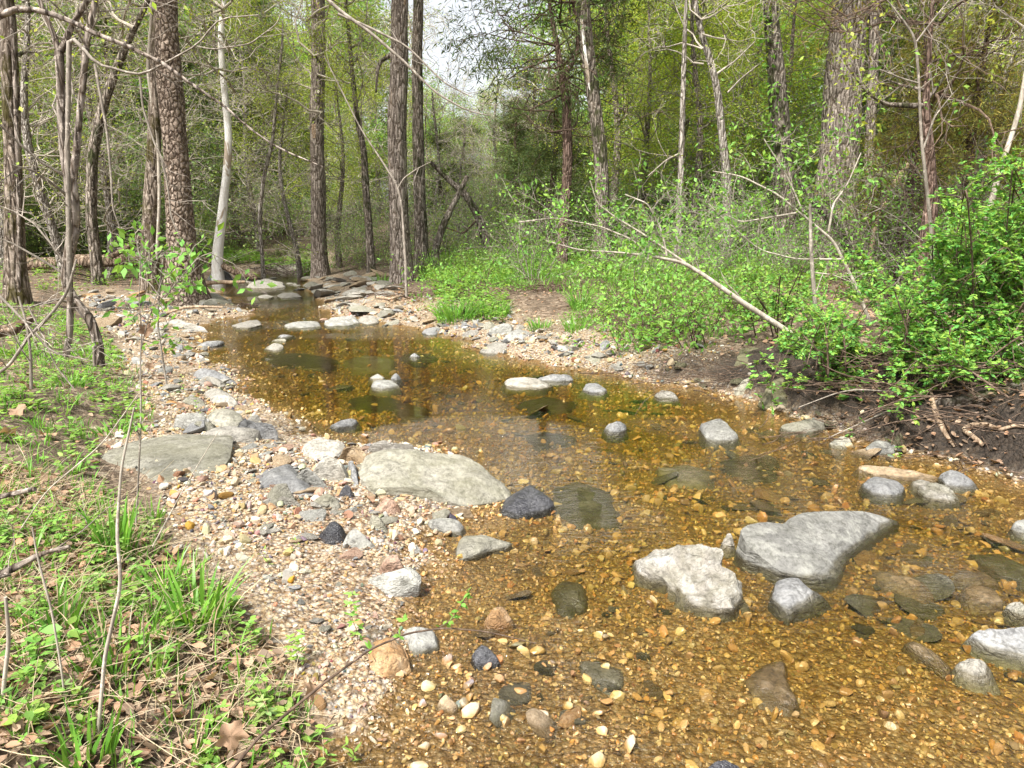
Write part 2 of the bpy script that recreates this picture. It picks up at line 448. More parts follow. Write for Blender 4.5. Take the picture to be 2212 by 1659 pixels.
def mat_ground():
    k = NT('creek bank and bed')
    p = k.coord()
    soil = k.n('VertexColor', layer_name='tint')
    sx = k.n('SeparateColor'); k.l(soil.outputs[0], sx.inputs[0])
    v1 = k.vor(48, p); v2 = k.vor(110, p); v3 = k.vor(16, p)
    def pal(c):
        s = k.n('SeparateColor'); k.l(c, s.inputs[0])
        return k.ramp(s.outputs[0], [(.0, (.04, .035, .032)), (.10, (.16, .09, .04)), (.24, (.28, .175, .08)), (.42, (.35, .26, .15)), (.6, (.41, .33, .225)), (.78, (.44, .385, .31)), (.9, (.18, .18, .18)), (1, (.5, .47, .42))])
    col = k.mix(.45, pal(v1.outputs['Color']), pal(v2.outputs['Color']))
    edge = k.ramp(v1.outputs[0], [(.35, (1, 1, 1)), (.75, (.25, .2, .16))])
    col = k.mix(.8, col, edge, 'MULTIPLY')
    # leaf litter and soil
    n1 = k.noise(3, 5, .6, p); n3 = k.noise(60, 4, .7, p)
    vl = k.vor(26, k.coord((1, 1.4, 1)))
    s3 = k.n('SeparateColor'); k.l(vl.outputs['Color'], s3.inputs[0])
    lit = k.ramp(s3.outputs[1], [(0, (.05, .032, .02)), (.3, (.12, .08, .05)), (.6, (.22, .155, .105)), (.8, (.28, .215, .15)), (1, (.36, .29, .215))])
    lit = k.mix(k.ramp(n1, [(.4, (0, 0, 0)), (.62, (1, 1, 1))]), lit, (.085, .06, .038))
    lit = k.mix(.5, lit, k.ramp(n3, [(.35, (.3, .3, .3)), (.6, (1, 1, 1))]), 'MULTIPLY')
    col = k.mix(sx.outputs[0], col, lit)
    # dark damp earth of the cut bank, blackened with painted undercut shade
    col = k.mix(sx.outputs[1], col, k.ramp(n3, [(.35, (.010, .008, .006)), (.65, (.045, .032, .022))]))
    wt = k.wet(.018, .03)
    col = k.mix(wt, col, k.mix(1.0, k.mix(.35, col, (.20, .155, .075)), (.66, .52, .32), 'MULTIPLY'))
    rg = k.math('SUBTRACT', .85, k.math('MULTIPLY', wt, .5))
    h = k.math('ADD', k.math('MULTIPLY', v1.outputs[0], -1.0), k.math('MULTIPLY', v2.outputs[0], -.4))
    return k.done(k.bsdf(col, rg, k.bump(h, .9, .012), .35))
M['ground'] = mat_ground()
def mat_pebble():
    k = NT('gravel pebbles')
    p = k.coord()
    col = k.tint()
    f = k.noise(160, 3, .7, p)
    col = k.mix(.4, col, k.ramp(f, [(.3, (.35, .33, .3)), (.6, (1, 1, 1))]), 'MULTIPLY')
    wt = k.wet(.012, .03)
    col = k.mix(wt, col, k.mix(1.0, k.mix(.38, k.mix(.3, col, k.mix(1.0, k.mix(1.0, col, col, 'MULTIPLY'), (2.4, 2.4, 2.4), 'MULTIPLY')), (.24, .19, .095)), (1.0, .80, .50), 'MULTIPLY'))
    rg = k.math('SUBTRACT', .8, k.math('MULTIPLY', wt, .5))
    return k.done(k.bsdf(col, rg, k.bump(f, .4, .002), .35))
M['pebble'] = mat_pebble()
def mat_water():
    k = NT('clear creek water')
    p = k.coord()
    mp = k.n('Mapping'); mp.inputs['Scale'].default_value = (1.0, 2.4, 1); mp.inputs['Rotation'].default_value = (0, 0, R(-28)); k.l(p, mp.inputs[0])
    a = k.noise(9, 4, .6, mp.outputs[0], .8)
    b = k.noise(38, 3, .6, mp.outputs[0], .5)
    c = k.noise(.8, 2, .5, p)
    amp = k.ramp(c, [(.42, (.25, .25, .25)), (.58, (1.3, 1.3, 1.3))])
    sy = k.n('SeparateXYZ'); k.l(p, sy.inputs[0])          # quick water near the viewer, a still pool upstream
    cal = k.ramp(k.math('MULTIPLY', sy.outputs[1], .1), [(.46, (1, 1, 1)), (.56, (.10, .10, .10)), (.95, (.10, .10, .10)), (1, (.3, .3, .3))])
    amp = k.math('MULTIPLY', amp, cal)
    rp = k.n('VectorMath', operation='DISTANCE'); k.l(p, rp.inputs[0]); rp.inputs[1].default_value = (-.25, 4.75, 0)     # the riffle round the big boulder's tip
    amp = k.math('ADD', amp, k.ramp(rp.outputs['Value'], [(.25, (1.6, 1.6, 1.6)), (.95, (0, 0, 0))]))
    h = k.math('MULTIPLY', k.math('ADD', a, k.math('MULTIPLY', b, .3)), amp)
    nrm = k.bump(h, 1.0, .015)
    fr = k.n('Fresnel'); fr.inputs['IOR'].default_value = 1.33; k.l(nrm, fr.inputs['Normal'])
    tr = k.n('BsdfTransparent'); tr.inputs[0].default_value = (.97, .97, .95, 1)
    gl = k.n('BsdfGlossy'); gl.inputs['Roughness'].default_value = .02; gl.inputs[0].default_value = (1, 1, 1, 1); k.l(nrm, gl.inputs['Normal'])
    mx = k.n('MixShader'); k.l(fr.outputs[0], mx.inputs[0]); k.l(tr.outputs[0], mx.inputs[1]); k.l(gl.outputs[0], mx.inputs[2])
    va = k.n('VolumeAbsorption'); va.inputs['Color'].default_value = (.74, .67, .08, 1); va.inputs['Density'].default_value = 8.5
    k.l(va.outputs[0], k.out.inputs['Volume'])
    return k.done(mx.outputs[0])
M['water'] = mat_water()
# ---------------------------------------------------------------- ground sheet and water
def soilmask(x, y):
    o = np.maximum(sdist(x, y), 0)
    rs = rightside(x, y)
    nz = n2(x, y, .9, 3, 31)
    left = np.maximum(sstep(-.15, .25, vegleft(x, y) + .25 * nz), sstep(13.5, 17, y + 1.5 * nz) * sstep(.5, 1.5, o + .5 * nz))
    right = sstep(.45, 1.1, o + .35 * nz - .45 * sstep(7.0, 8.0, y) * (1 - sstep(13, 15, y)))
    return np.where(rs, right, left), o, rs
def build_ground():
    rad = [0.0]; r = .35
    while r < 420:
        rad.append(r); r *= 1.0125
    rad = np.array(rad[1:])
    ang = np.concatenate([np.arange(-180, -52, 3.2), np.arange(-52, 52, .24), np.arange(52, 180, 3.2)]) * math.pi / 180
    A, Rr = np.meshgrid(ang, rad)
    X = Rr * np.sin(A); Y = Rr * np.cos(A)
    Z = H(X, Y)
    far = sstep(60, 90, Rr); Z = Z * (1 - far) + far * (3.5 + 0.0 * Z)
    nr, na = X.shape
    V = np.stack([X, Y, Z], -1).reshape(-1, 3)
    i = np.arange(nr - 1)[:, None] * na; j = np.arange(na)[None]; j2 = (j + 1) % na
    F = np.stack([i + j, i + na + j, i + na + j2, i + j2], -1).reshape(-1, 4)
    s, o, rs = soilmask(V[:, 0], V[:, 1])
    damp_shade = np.where(rs, sstep(.02, .15, o) * (1 - sstep(.7, 1.1, o)) * (1 - sstep(6.6, 7.4, V[:, 1])), 0)  # moist bank earth, with the undercut's shade painted in
    c = np.stack([s, damp_shade, np.zeros_like(s)], 1)
    mb = MB(); mb.add(V, F, 0, c)
    c0 = np.array([[0, 0, float(H(0., 0.))]]); k = np.arange(na)
    mb.add(np.concatenate([V[:na], c0]), np.stack([k, (k + 1) % na, np.full(na, na)], -1), 0, np.tile([[.6, 0, 0]], (na + 1, 1)))
    o = link('ground', mb.mesh('ground', [M['ground']]))
    tag(o, 'gravel bars, leaf litter and creek bed between wooded banks', 'ground', kind='structure')
build_ground()
def build_water():
    x0, x1, y0, y1, zb = -32, 32, -8, 46, -1.2
    v = [(x0, y0, 0), (x1, y0, 0), (x1, y1, 0), (x0, y1, 0), (x0, y0, zb), (x1, y0, zb), (x1, y1, zb), (x0, y1, zb)]
    mb = MB(); mb.add(v, [(0, 1, 2, 3), (7, 6, 5, 4), (0, 4, 5, 1), (1, 5, 6, 2), (2, 6, 7, 3), (3, 7, 4, 0)])
    o = link('water', mb.mesh('water', [M['water']], smooth=False))
    tag(o, 'shallow clear amber creek water over gravel', 'water', kind='structure')
build_water()
# ---------------------------------------------------------------- stones
def icos(sub):
    import bmesh
    bm = bmesh.new(); bmesh.ops.create_icosphere(bm, subdivisions=sub, radius=1)
    v = np.array([x.co[:] for x in bm.verts]); f = np.array([[q.index for q in p.verts] for p in bm.faces]); bm.free()
    return v, f
ICO = {k: icos(k) for k in (1, 2, 3, 4)}
def stone(rng, sub=3, squash=(1, .75, .5), planes=9, amp=.05, cut=(.55, .9)):
    v, f = ICO[sub]; v = v.copy()
    for _ in range(planes):
        n = unit(rng.normal(size=3)); d = rng.uniform(*cut)
        v -= np.maximum(0, v @ n - d)[:, None] * n[None]
    if amp:
        v *= 1 + amp * fbm(v * 1.8 + rng.uniform(0, 50, 3), 3, int(rng.integers(99)))[:, None]
    return v * np.array(squash), f
def slab(pts, zc, zbase, flare=.5, amp=.012, seed=0, NA=84, fs=9.0, bevel=.2, cuts=14, slope=.4):
    """an outlined stone: the top follows the outline's own heights, sides run down into the bed"""
    P = np.array([hit(p[0], p[1], p[2]) for p in pts])
    c = P.mean(0); c[2] = P[:, 2].mean() + min(.025, max(0, zc - P[:, 2].mean()))
    E = np.roll(P, -1, 0)
    q = np.stack([.93 * P + .07 * E, .07 * P + .93 * E], 1).reshape(-1, 3)       # soften the corners
    L = np.concatenate([q, q[:1]])
    s = np.concatenate([[0], np.cumsum(np.linalg.norm(np.diff(L, axis=0), axis=1))])
    t = np.linspace(0, s[-1], NA, endpoint=False)
    O = np.stack([np.interp(t, s, L[:, k]) for k in range(3)], 1)
    size = s[-1] / 4
    A_ = np.column_stack([O[:, :2] - c[:2], np.ones(NA)]); cf = np.linalg.lstsq(A_, O[:, 2], rcond=None)[0]
    rings = []
    th = max(.02, min(.05, .5 * abs(zc - zbase)))
    for a in np.linspace(.06, 1, 15):
        X = c[:2] + (O[:, :2] - c[:2]) * a
        pl = (X - c[:2]) @ cf[:2] + cf[2]           # a flat, tilted top
        z = (pl + max(0, min(zc - cf[2], .025)) * (1 - a ** 3)) * (1 - a ** 5) + O[:, 2] * a ** 5 - bevel * th * np.clip((a - .86) / .14, 0, 1) ** 2
        rings.append(np.column_stack([X, z]))
    zl = rings[-1][:, 2]; fl = np.clip(1 + .9 * noise(np.column_stack([O[:, :2] * 9, np.full(NA, seed * 1.3)]), seed), .1, 2) if flare > 0 else np.ones(NA)
    for a in (.15, .35, .6, .8, 1.0):
        if flare == .5:                          # spreads out below, like a boulder sitting in gravel
            X = O[:, :2] + unit(O[:, :2] - c[:2]) * ((zl - np.minimum(zbase, zl - .02)) * a * slope * fl)[:, None]
        else:
            X = c[:2] + (O[:, :2] - c[:2]) * (1 + flare * a ** 1.3 * fl)[:, None]
        z = zl + (np.minimum(zbase, zl - .02) - zl) * a
        rings.append(np.column_stack([X, z]))
    V = np.concatenate([c[None]] + rings)
    nr = len(rings)
    prg = np.random.default_rng(seed + 5); hd = np.maximum(np.abs(V - c).max(0), .01) ; hd[2] = max(V[:, 2].max() - max(V[:, 2].min(), -.05), .02)
    c2 = np.array([c[0], c[1], V[:, 2].max() - hd[2]])
    for _ in range(cuts):                       # flat broken faces
        nn = prg.normal(size=3); nn[2] = abs(nn[2]) * .8; nn = unit(nn); q = (V - c2) / hd
        sup = float((q @ nn).max()); dd = sup * prg.uniform(.86, .97)
        V = V - (np.maximum(0, q @ nn - dd)[:, None] * nn[None] * .9) * hd * np.array([.6, .6, 1])
    D = fbm(V * fs / 3 + seed * 3.7, 4, seed, .55)
    dz = fbm(V * fs / 1.2 + seed * 1.7 + 40, 3, seed + 9) - 1.2 * np.clip(.22 - np.abs(noise(V * np.array([5., 5., 14.]) + seed)), 0, 1) * 3
    out = np.zeros_like(V); out[:, :2] = unit(V[:, :2] - c[:2])
    wgt = np.concatenate([[0], np.repeat(np.clip((np.arange(nr) - 6) / 9, 0, 1), NA)])
    V = V + out * (D * amp * 1.3 * wgt)[:, None]
    V[:, 2] += (1 - .7 * wgt) * amp * D * 1.1 + amp * .5 * dz
    i = 1 + np.arange(nr - 1)[:, None] * NA; j = np.arange(NA)[None]; j2 = (j + 1) % NA
    F = np.stack([i + j, i + NA + j, i + NA + j2, i + j2], -1).reshape(-1, 4)
    k = np.arange(NA)
    ar = 0.5 * np.sum(O[:, 0] * np.roll(O[:, 1], -1) - np.roll(O[:, 0], -1) * O[:, 1])
    T = np.stack([np.zeros(NA, int), 1 + k, 1 + (k + 1) % NA], -1)
    if ar < 0:
        F = F[:, ::-1]; T = T[:, ::-1]
    return V, F, T, np.array([c[0], c[1], min(zbase, 0) if zbase < 0 else zbase])
def hero_rock(name, mat, cat, label, pts, zc, zbase=None, group=None, keep=None, **kw):
    top = max(p[2] for p in pts)
    C_ = np.mean([hit(p[0], p[1], p[2])[:2] for p in pts], 0)
    if keep is None and float(H(C_[0], C_[1])) < .0 and top > .03:          # stones in the stream stand low
        pts = [(a, b, c * .6) for a, b, c in pts]; zc *= .6; top *= .6
    if zc < top: zc = top + .015
    if zbase is None:
        Q_ = np.array([hit(p[0], p[1], p[2])[:2] for p in pts])
        zbase = float(np.min(H(Q_[:, 0], Q_[:, 1]))) - .03
    if cat == 'slab': kw.setdefault('cuts', 3)
    V, F, T, org = slab(pts, zc, zbase, seed=(len(label) * 7 + int(pts[0][0])) % 97, **kw)
    mb = MB(); mb.add(V - org, F); mb.f.append((T.astype(np.int32), 0))
    me = mb.mesh(name, [M[mat]], tint=False); me.set_sharp_from_angle(angle=R(30))
    o = link(name, me, loc=org)
    tag(o, label, cat, group)
    return o
def Z(z, *p):
    vs = [a[1] for a in p]; v0, v1 = min(vs), max(vs); out = []
    if z > 0:
        fr = max(p, key=lambda a: a[1]); gz = max(float(ground(fr[0], fr[1])[2]), 0)
        if gz > z - .04: z = gz + (.06 if z < .1 else .12)
    for a in p:
        if len(a) > 2 or z <= 0:
            out.append((a[0], a[1], a[2] if len(a) > 2 else z)); continue
        t = ((a[1] - v0) / max(1, v1 - v0)) ** 1.3          # outlines are silhouettes: the back edge stands high, the front edge meets the ground
        zg = gz
        out.append((a[0], a[1], max(z, zg + .02) * (1 - t) + (zg + .012) * t))
    return out
def ZG(h, *p):
    z = float(np.mean([ground(a[0], a[1])[2] for a in p])) + h
    return [(a[0], a[1], z) for a in p]
g1 = 'stones standing in the creek'
hr = hero_rock
hr('boulder', 'rock_lichen', 'boulder', 'largest lichened grey boulder between the gravel bar and the rippled water', Z(.2, (776, 1012), (792, 980), (840, 970), (893, 966), (950, 971), (989, 978, .19), (1015, 996, .16), (1067, 1032, .07), (1112, 1056, .03), (1106, 1070, .02), (1060, 1080, .02), (1000, 1090, .03), (965, 1076, .08), (920, 1050, .13), (860, 1050, .13), (800, 1050, .12), (784, 1040, .15)), .21, -.04, flare=-.08, amp=.02, fs=7, cuts=5)
hr('rock', 'rock_dark', 'rock', 'wet black rock against the right tip of the largest boulder', Z(.03, (1068, 1106, .01), (1100, 1068, .06), (1140, 1044, .11), (1158, 1040, .12), (1175, 1060, .1), (1192, 1083, .05), (1182, 1097, .02), (1140, 1112, .01), (1100, 1120, .0)), .085, flare=.15, amp=.008)
hr('flat_rock', 'rock_lichen', 'slab', 'broad flat grey slab bedded beside the grass on the left bank', ZG(.035, (213, 985), (235, 966), (300, 946), (377, 934), (440, 934), (503, 936), (506, 948), (497, 982), (477, 1012), (433, 1027), (384, 1045), (333, 1036), (300, 1014), (250, 1003)), 0, None, amp=.007, bevel=.2, flare=0, cuts=0)
hr('flat_rock', 'rock_pale', 'slab', 'pale narrow slab edge behind the flat grey slab', ZG(.05, (432, 936), (455, 924), (500, 920), (560, 928), (548, 938), (490, 940)), .15, amp=.006)
hr('boulder', 'rock_grey', 'boulder', 'big smooth pale grey slab boulder dipping into the water at right', Z(.05, (1596, 1140, .13), (1610, 1128, .14), (1648, 1122, .14), (1687, 1126, .13), (1727, 1108, .11), (1807, 1094, .09), (1895, 1092, .05), (1951, 1114, .01), (1887, 1162, .0), (1839, 1198, .0), (1813, 1238, .0), (1800, 1252, .0), (1727, 1240, .02), (1679, 1226, .03), (1647, 1200, .06), (1612, 1172, .10)), .10, -.10, flare=.12, amp=.012, fs=6, cuts=4, keep=1)
hr('boulder', 'rock_white', 'boulder', 'craggy whitish pitted rock in the water beside the smooth slab boulder', Z(.1, (1388, 1194, .05), (1431, 1186, .07), (1470, 1176, .12), (1487, 1162, .15), (1496, 1150, .17), (1516, 1148, .17), (1533, 1166, .15), (1567, 1180, .14), (1583, 1210, .12), (1610, 1232, .1), (1632, 1262, .05), (1645, 1292, .03), (1640, 1304, .02), (1600, 1318, .02), (1527, 1316, .02), (1456, 1306, .02), (1446, 1272, .03), (1408, 1232, .04)), .14, -.1, flare=.06, amp=.045, fs=14, NA=120, keep=1)
hr('rock', 'rock_pale', 'rock', 'thin upright stone wedged behind the craggy whitish rock', Z(.1, (1560, 1166), (1568, 1150), (1580, 1148), (1586, 1170), (1578, 1182)), .11, amp=.008)
hr('rock', 'rock_blue', 'rock', 'rounded grey rock in front of the smooth slab boulder, half under water', Z(.04, (1668, 1284), (1678, 1252), (1700, 1242), (1727, 1246), (1750, 1268, .02), (1796, 1298, -.03), (1770, 1306, -.03), (1730, 1312, .0), (1702, 1326, .01), (1676, 1306, .02)), .07, amp=.01)
hr('flat_rock', 'rock_tan', 'slab', 'long thin tan ledge stone furthest back in the right hand cluster', Z(.04, (1838, 1004), (1870, 1004), (1927, 1008), (1990, 1018), (2030, 1030), (2020, 1038), (1960, 1032), (1890, 1022)), .05, amp=.008)
hr('rock', 'rock_blue', 'rock', 'white topped blue grey rock at the left end of the right hand cluster', Z(.03, (1868, 1040), (1886, 1030), (1930, 1032), (1952, 1050), (1945, 1066), (1920, 1072), (1886, 1060)), .08, amp=.012)
hr('rock', 'rock_white', 'rock', 'striated splintery pale rock caught with dead leaves in the right hand cluster', Z(.02, (1962, 1044, .04), (1984, 1030, .06), (2020, 1040, .06), (2083, 1066), (2082, 1084), (2050, 1088), (2000, 1072)), .07, amp=.02, fs=22)
hr('rock', 'rock_blue', 'rock', 'smooth wedge of grey stone at the right end of the right hand cluster', Z(.02, (2033, 1022, .07), (2042, 1014, .08), (2072, 1020, .07), (2100, 1036, .03), (2112, 1050), (2085, 1056), (2045, 1046)), .07, amp=.006)
hr('rock', 'rock_grey', 'rock', 'grey stone cut by the right edge of the picture above the submerged slabs', Z(.03, (2178, 1132), (2190, 1122), (2225, 1116), (2260, 1140), (2240, 1165), (2200, 1152)), .06, amp=.01)
hr('boulder', 'rock_blue', 'boulder', 'dark hollowed boulder leaving the picture at lower right', Z(.04, (2090, 1372), (2110, 1350, .06), (2150, 1342, .1), (2230, 1334, .12), (2320, 1360), (2310, 1440), (2230, 1436), (2180, 1416, .02), (2120, 1396, .02)), .13, amp=.025, fs=8)
hr('rock', 'rock_pale', 'rock', 'rock with a dry white cap below the dark hollowed boulder', Z(.0, (2056, 1424, .03), (2085, 1412, .06), (2112, 1412, .08), (2135, 1418, .07), (2150, 1450), (2170, 1500, -.04), (2110, 1500, -.05), (2078, 1468)), .06, -.12, amp=.015)
hr('rock', 'rock_white', 'rock', 'small white stone at the right edge just above the dark hollowed boulder', Z(.03, (2168, 1300), (2185, 1294), (2225, 1306), (2240, 1334), (2200, 1328)), .045, amp=.008)
hr('rock', 'rock_tan', 'rock', 'tan kite shaped stone barely breaking the surface at the right', Z(.0, (2072, 1268), (2100, 1262), (2143, 1260), (2160, 1282), (2172, 1302), (2130, 1308), (2090, 1302)), .012, amp=.006)
hr('flat_rock', 'rock_lichen', 'slab', 'block with a straight front edge standing in the still shallows', Z(.06, (984, 1162), (1000, 1154), (1049, 1151), (1085, 1158), (1109, 1170, .04), (1095, 1182, .02), (1060, 1186, .03), (1034, 1192, .05), (1004, 1204, .03), (986, 1202, .04)), .07, amp=.008, flare=.02)
hr('rock', 'rock_grey', 'rock', 'grey stone at the waterline behind the block with the straight edge', Z(.05, (922, 1124), (946, 1116), (975, 1120), (1000, 1128), (996, 1146), (960, 1150), (934, 1140)), .06, amp=.008)
hr('flat_rock', 'rock_grey', 'slab', 'grey wedge stone lying against the pink boulder on the gravel', Z(.09, (796, 1248), (830, 1244), (890, 1228), (906, 1240), (904, 1258), (870, 1274), (845, 1276), (815, 1262)), .095, .0, amp=.01, flare=-.12)
hr('rock', 'rock_grey', 'rock', 'pale heart shaped stone touching the orange boulder', Z(.08, (866, 1362), (880, 1352), (910, 1350), (949, 1362), (946, 1382), (915, 1402), (895, 1418), (880, 1400)), .085, amp=.008)
hr('rock', 'rock_dark', 'rock', 'dark angular wet stone in the near shallows', Z(.06, (1016, 1412), (1038, 1390), (1058, 1396), (1086, 1424), (1064, 1438), (1026, 1444)), .065, amp=.006, flare=.06)
hr('rock', 'rock_tan', 'rock', 'tan stone with a light cap in the near shallows', Z(.05, (932, 1516), (948, 1502), (968, 1494), (982, 1510), (995, 1520), (982, 1540), (945, 1536)), .06, amp=.014)
hr('boulder', 'rock_orange', 'boulder', 'largest orange brown knobbly boulder half buried at the water edge', Z(.05, (780, 1420), (812, 1384), (860, 1378), (872, 1412), (888, 1440), (860, 1466), (830, 1478), (790, 1468)), .09, amp=.022, fs=16)
hr('rock', 'rock_orange', 'rock', 'rusty orange lump under the shallow water beside the leafy shoot', Z(.01, (1046, 1338), (1060, 1320), (1090, 1314), (1100, 1336), (1084, 1352), (1056, 1352)), .02, amp=.012, fs=16)
hr('boulder', 'rock_pink', 'boulder', 'rounded pink boulder on the gravel bar', Z(.12, (816, 1208), (836, 1200), (862, 1198), (874, 1216), (868, 1232), (828, 1240), (814, 1226)), .14, amp=.012)
hr('boulder', 'rock_blue', 'boulder', 'grey humped boulder with a scooped side on the gravel bar', Z(.14, (552, 1042), (574, 1010), (605, 995), (634, 1000), (648, 1030), (672, 1046), (695, 1058), (678, 1080), (645, 1072), (620, 1056), (570, 1058)), .15, .02, amp=.02, fs=8)
hr('rock', 'rock_lichen', 'rock', 'leaning stone plate in front of the grey humped boulder', Z(.1, (570, 1064), (590, 1044), (608, 1038), (625, 1042), (628, 1064), (600, 1070)), .11, amp=.008)
hr('rock', 'rock_pale', 'rock', 'flat pale stone with a jagged front below the leaning plate', Z(.08, (557, 1078), (590, 1072), (615, 1070), (648, 1084), (640, 1094), (612, 1086), (580, 1090)), .085, amp=.01)
hr('boulder', 'rock_pale', 'boulder', 'cracked cream boulder at the back edge of the gravel bar', Z(.14, (648, 968), (662, 950), (690, 943), (743, 951), (748, 968), (720, 986), (680, 994), (656, 986)), .16, amp=.014)
hr('rock', 'rock_tan', 'rock', 'tan wedge between the cracked cream boulder and the largest boulder', Z(.12, (742, 964), (765, 958), (788, 966), (776, 982), (748, 994), (738, 985)), .12, amp=.008)
hr('flat_rock', 'rock_pale', 'slab', 'pale blocks lying behind the largest boulder', Z(.13, (800, 954), (822, 950), (850, 956), (894, 956), (900, 970), (850, 974), (796, 972)), .14, amp=.01)
hr('rock', 'rock_pale', 'rock', 'cream angular rock below the cracked cream boulder', Z(.12, (672, 1002), (700, 990), (734, 986), (738, 1004), (724, 1030), (694, 1026)), .13, amp=.01)
hr('rock', 'rock_grey', 'rock', 'brownish grey rock beside the scooped boulder', Z(.11, (648, 1008), (665, 1000), (684, 1006), (682, 1026), (664, 1042), (650, 1032)), .12, amp=.008)
hr('rock', 'rock_dark', 'rock', 'dark blue grey block in the middle of the gravel bar', Z(.09, (688, 1142), (706, 1128), (728, 1126), (745, 1140), (735, 1162), (704, 1168)), .1, amp=.008)
hr('rock', 'rock_grey', 'rock', 'grey stone beside the dark blue grey block', Z(.08, (734, 1172), (746, 1148), (762, 1140), (804, 1154), (798, 1166), (770, 1178)), .09, amp=.008)
hr('rock', 'rock_lichen', 'rock', 'oval olive grey stone on the wet gravel', Z(.07, (792, 1118), (806, 1110), (824, 1118), (836, 1132), (820, 1144), (800, 1134)), .08, amp=.006)
hr('rock', 'rock_pink', 'rock', 'small purplish stone in front of the largest boulder', Z(.08, (806, 1102), (822, 1082), (848, 1072), (862, 1084), (846, 1098), (824, 1108)), .09, amp=.006)
hr('rock', 'rock_lichen', 'rock', 'flat olive stone left of the purplish stone', Z(.08, (674, 1080), (704, 1068), (732, 1074), (724, 1092), (700, 1098)), .085, amp=.006)
hr('rock', 'rock_tan', 'rock', 'ledge of tan stone under the front of the largest boulder', Z(.04, (930, 1098), (970, 1092), (1020, 1094), (1018, 1110), (965, 1112)), .05, amp=.008)
hr('flat_rock', 'rock_blue', 'slab', 'upright splinter of stone leaning on the left of the largest boulder', Z(.14, (750, 994), (762, 994), (772, 1010), (776, 1045), (764, 1052), (756, 1020)), .15, amp=.008)
hr('rock', 'rock_dark', 'rock', 'small dark stone against the left foot of the largest boulder', Z(.08, (732, 1062), (744, 1050), (760, 1052), (758, 1066), (742, 1074)), .09, amp=.006)
hr('boulder', 'rock_blue', 'boulder', 'sloping blue grey boulder on the left waterline', Z(.1, (415, 796, .14), (436, 794, .15), (467, 798, .14), (500, 812, .09), (522, 832, .02), (500, 838, .0), (470, 836, .02), (434, 816, .1)), .14, amp=.01)
hr('boulder', 'rock_pale', 'boulder', 'pale lumpy boulder below the sloping blue grey one', Z(.12, (443, 846), (455, 838), (485, 842), (512, 866), (500, 880), (465, 868)), .14, amp=.016)
hr('boulder', 'rock_lichen', 'boulder', 'greenish weathered boulder above the flat grey slab', Z(.15, (447, 888), (470, 882), (507, 886), (526, 902), (515, 918), (490, 926), (455, 910)), .17, amp=.014)
hr('rock', 'rock_blue', 'rock', 'blue grey rock split in two beside the greenish boulder', Z(.1, (512, 914), (545, 908), (585, 914), (592, 926), (560, 936), (524, 938)), .12, amp=.014)
hr('flat_rock', 'rock_grey', 'slab', 'low grey slab behind the greenish boulder', Z(.14, (375, 900), (400, 892), (446, 896), (446, 910), (400, 914)), .15, amp=.01)
hr('flat_rock', 'rock_pale', 'slab', 'long pale ledge on the gravel right of the leaning sapling', Z(.16, (334, 698), (383, 690), (420, 698), (447, 708), (430, 716), (380, 712), (345, 712)), .18, amp=.014)
hr('boulder', 'rock_lichen', 'boulder', 'smooth slab boulder resting against the big trunk roots', Z(.1, (428, 624, .3), (455, 628, .27), (484, 640, .2), (506, 654, .06), (485, 662, .04), (450, 660, .1), (430, 656, .16)), .24, amp=.012)
hr('rock', 'rock_blue', 'rock', 'pointed pyramid stone standing out of the pool', Z(.0, (597, 728), (605, 724), (620, 722), (638, 725), (620, 730), (606, 732)), .19, amp=.004, bevel=0, keep=1)
hr('rock', 'rock_pale', 'rock', 'low whitish stone in front of the pointed pyramid stone', Z(.03, (572, 750), (592, 740), (610, 744), (612, 756), (592, 758)), .06, amp=.008)
hr('flat_rock', 'rock_blue', 'slab', 'dark sliver of slab breaking the surface by the left shore', Z(.015, (424, 746), (445, 738), (485, 736), (470, 744), (440, 750)), .03, amp=.004)
hr('flat_rock', 'rock_pale', 'slab', 'leftmost flat stone of the row across the riffle', Z(.06, (499, 702), (535, 692), (560, 690), (566, 700), (540, 708), (508, 710)), .08, amp=.012)
hr('flat_rock', 'rock_grey', 'slab', 'middle flat stone of the row across the riffle', Z(.05, (612, 700), (640, 694), (688, 694), (696, 704), (660, 710), (620, 708)), .07, amp=.012)
hr('boulder', 'rock_grey', 'boulder', 'largest blocky stone of the row across the riffle', Z(.13, (698, 692), (722, 684), (760, 682), (776, 690), (752, 704), (705, 706)), .16, amp=.02)
hr('rock', 'rock_pale', 'rock', 'pale stone at the right end of the riffle row', Z(.12, (770, 688), (790, 680), (812, 684), (820, 696), (795, 702)), .14, amp=.012)
hr('flat_rock', 'rock_pale', 'slab', 'flat lens shaped stone alone in the upper pool', Z(.07, (598, 638), (609, 632), (640, 632), (653, 640), (630, 644), (605, 644)), .08, amp=.008)
hr('flat_rock', 'rock_pale', 'slab', 'low pale stone left of the lens shaped stone', Z(.04, (555, 640), (575, 635), (592, 640), (580, 645), (560, 645)), .05, amp=.008)
hr('boulder', 'rock_pale', 'boulder', 'layered pale boulder damming the upper pool', Z(.22, (532, 618), (550, 606), (580, 602), (605, 606), (618, 616), (590, 624), (550, 622)), .27, amp=.03)
hr('boulder', 'rock_blue', 'boulder', 'grey boulder tucked beside the fallen log upstream', Z(.35, (451, 592), (465, 582), (494, 580), (496, 590), (482, 600), (462, 598)), .42, amp=.02)
hr('flat_rock', 'rock_pale', 'slab', 'long pale ledges on the far shore of the last pool', Z(.35, (556, 576), (575, 568), (620, 564), (668, 562), (672, 568), (640, 574), (600, 576)), .42, amp=.03)
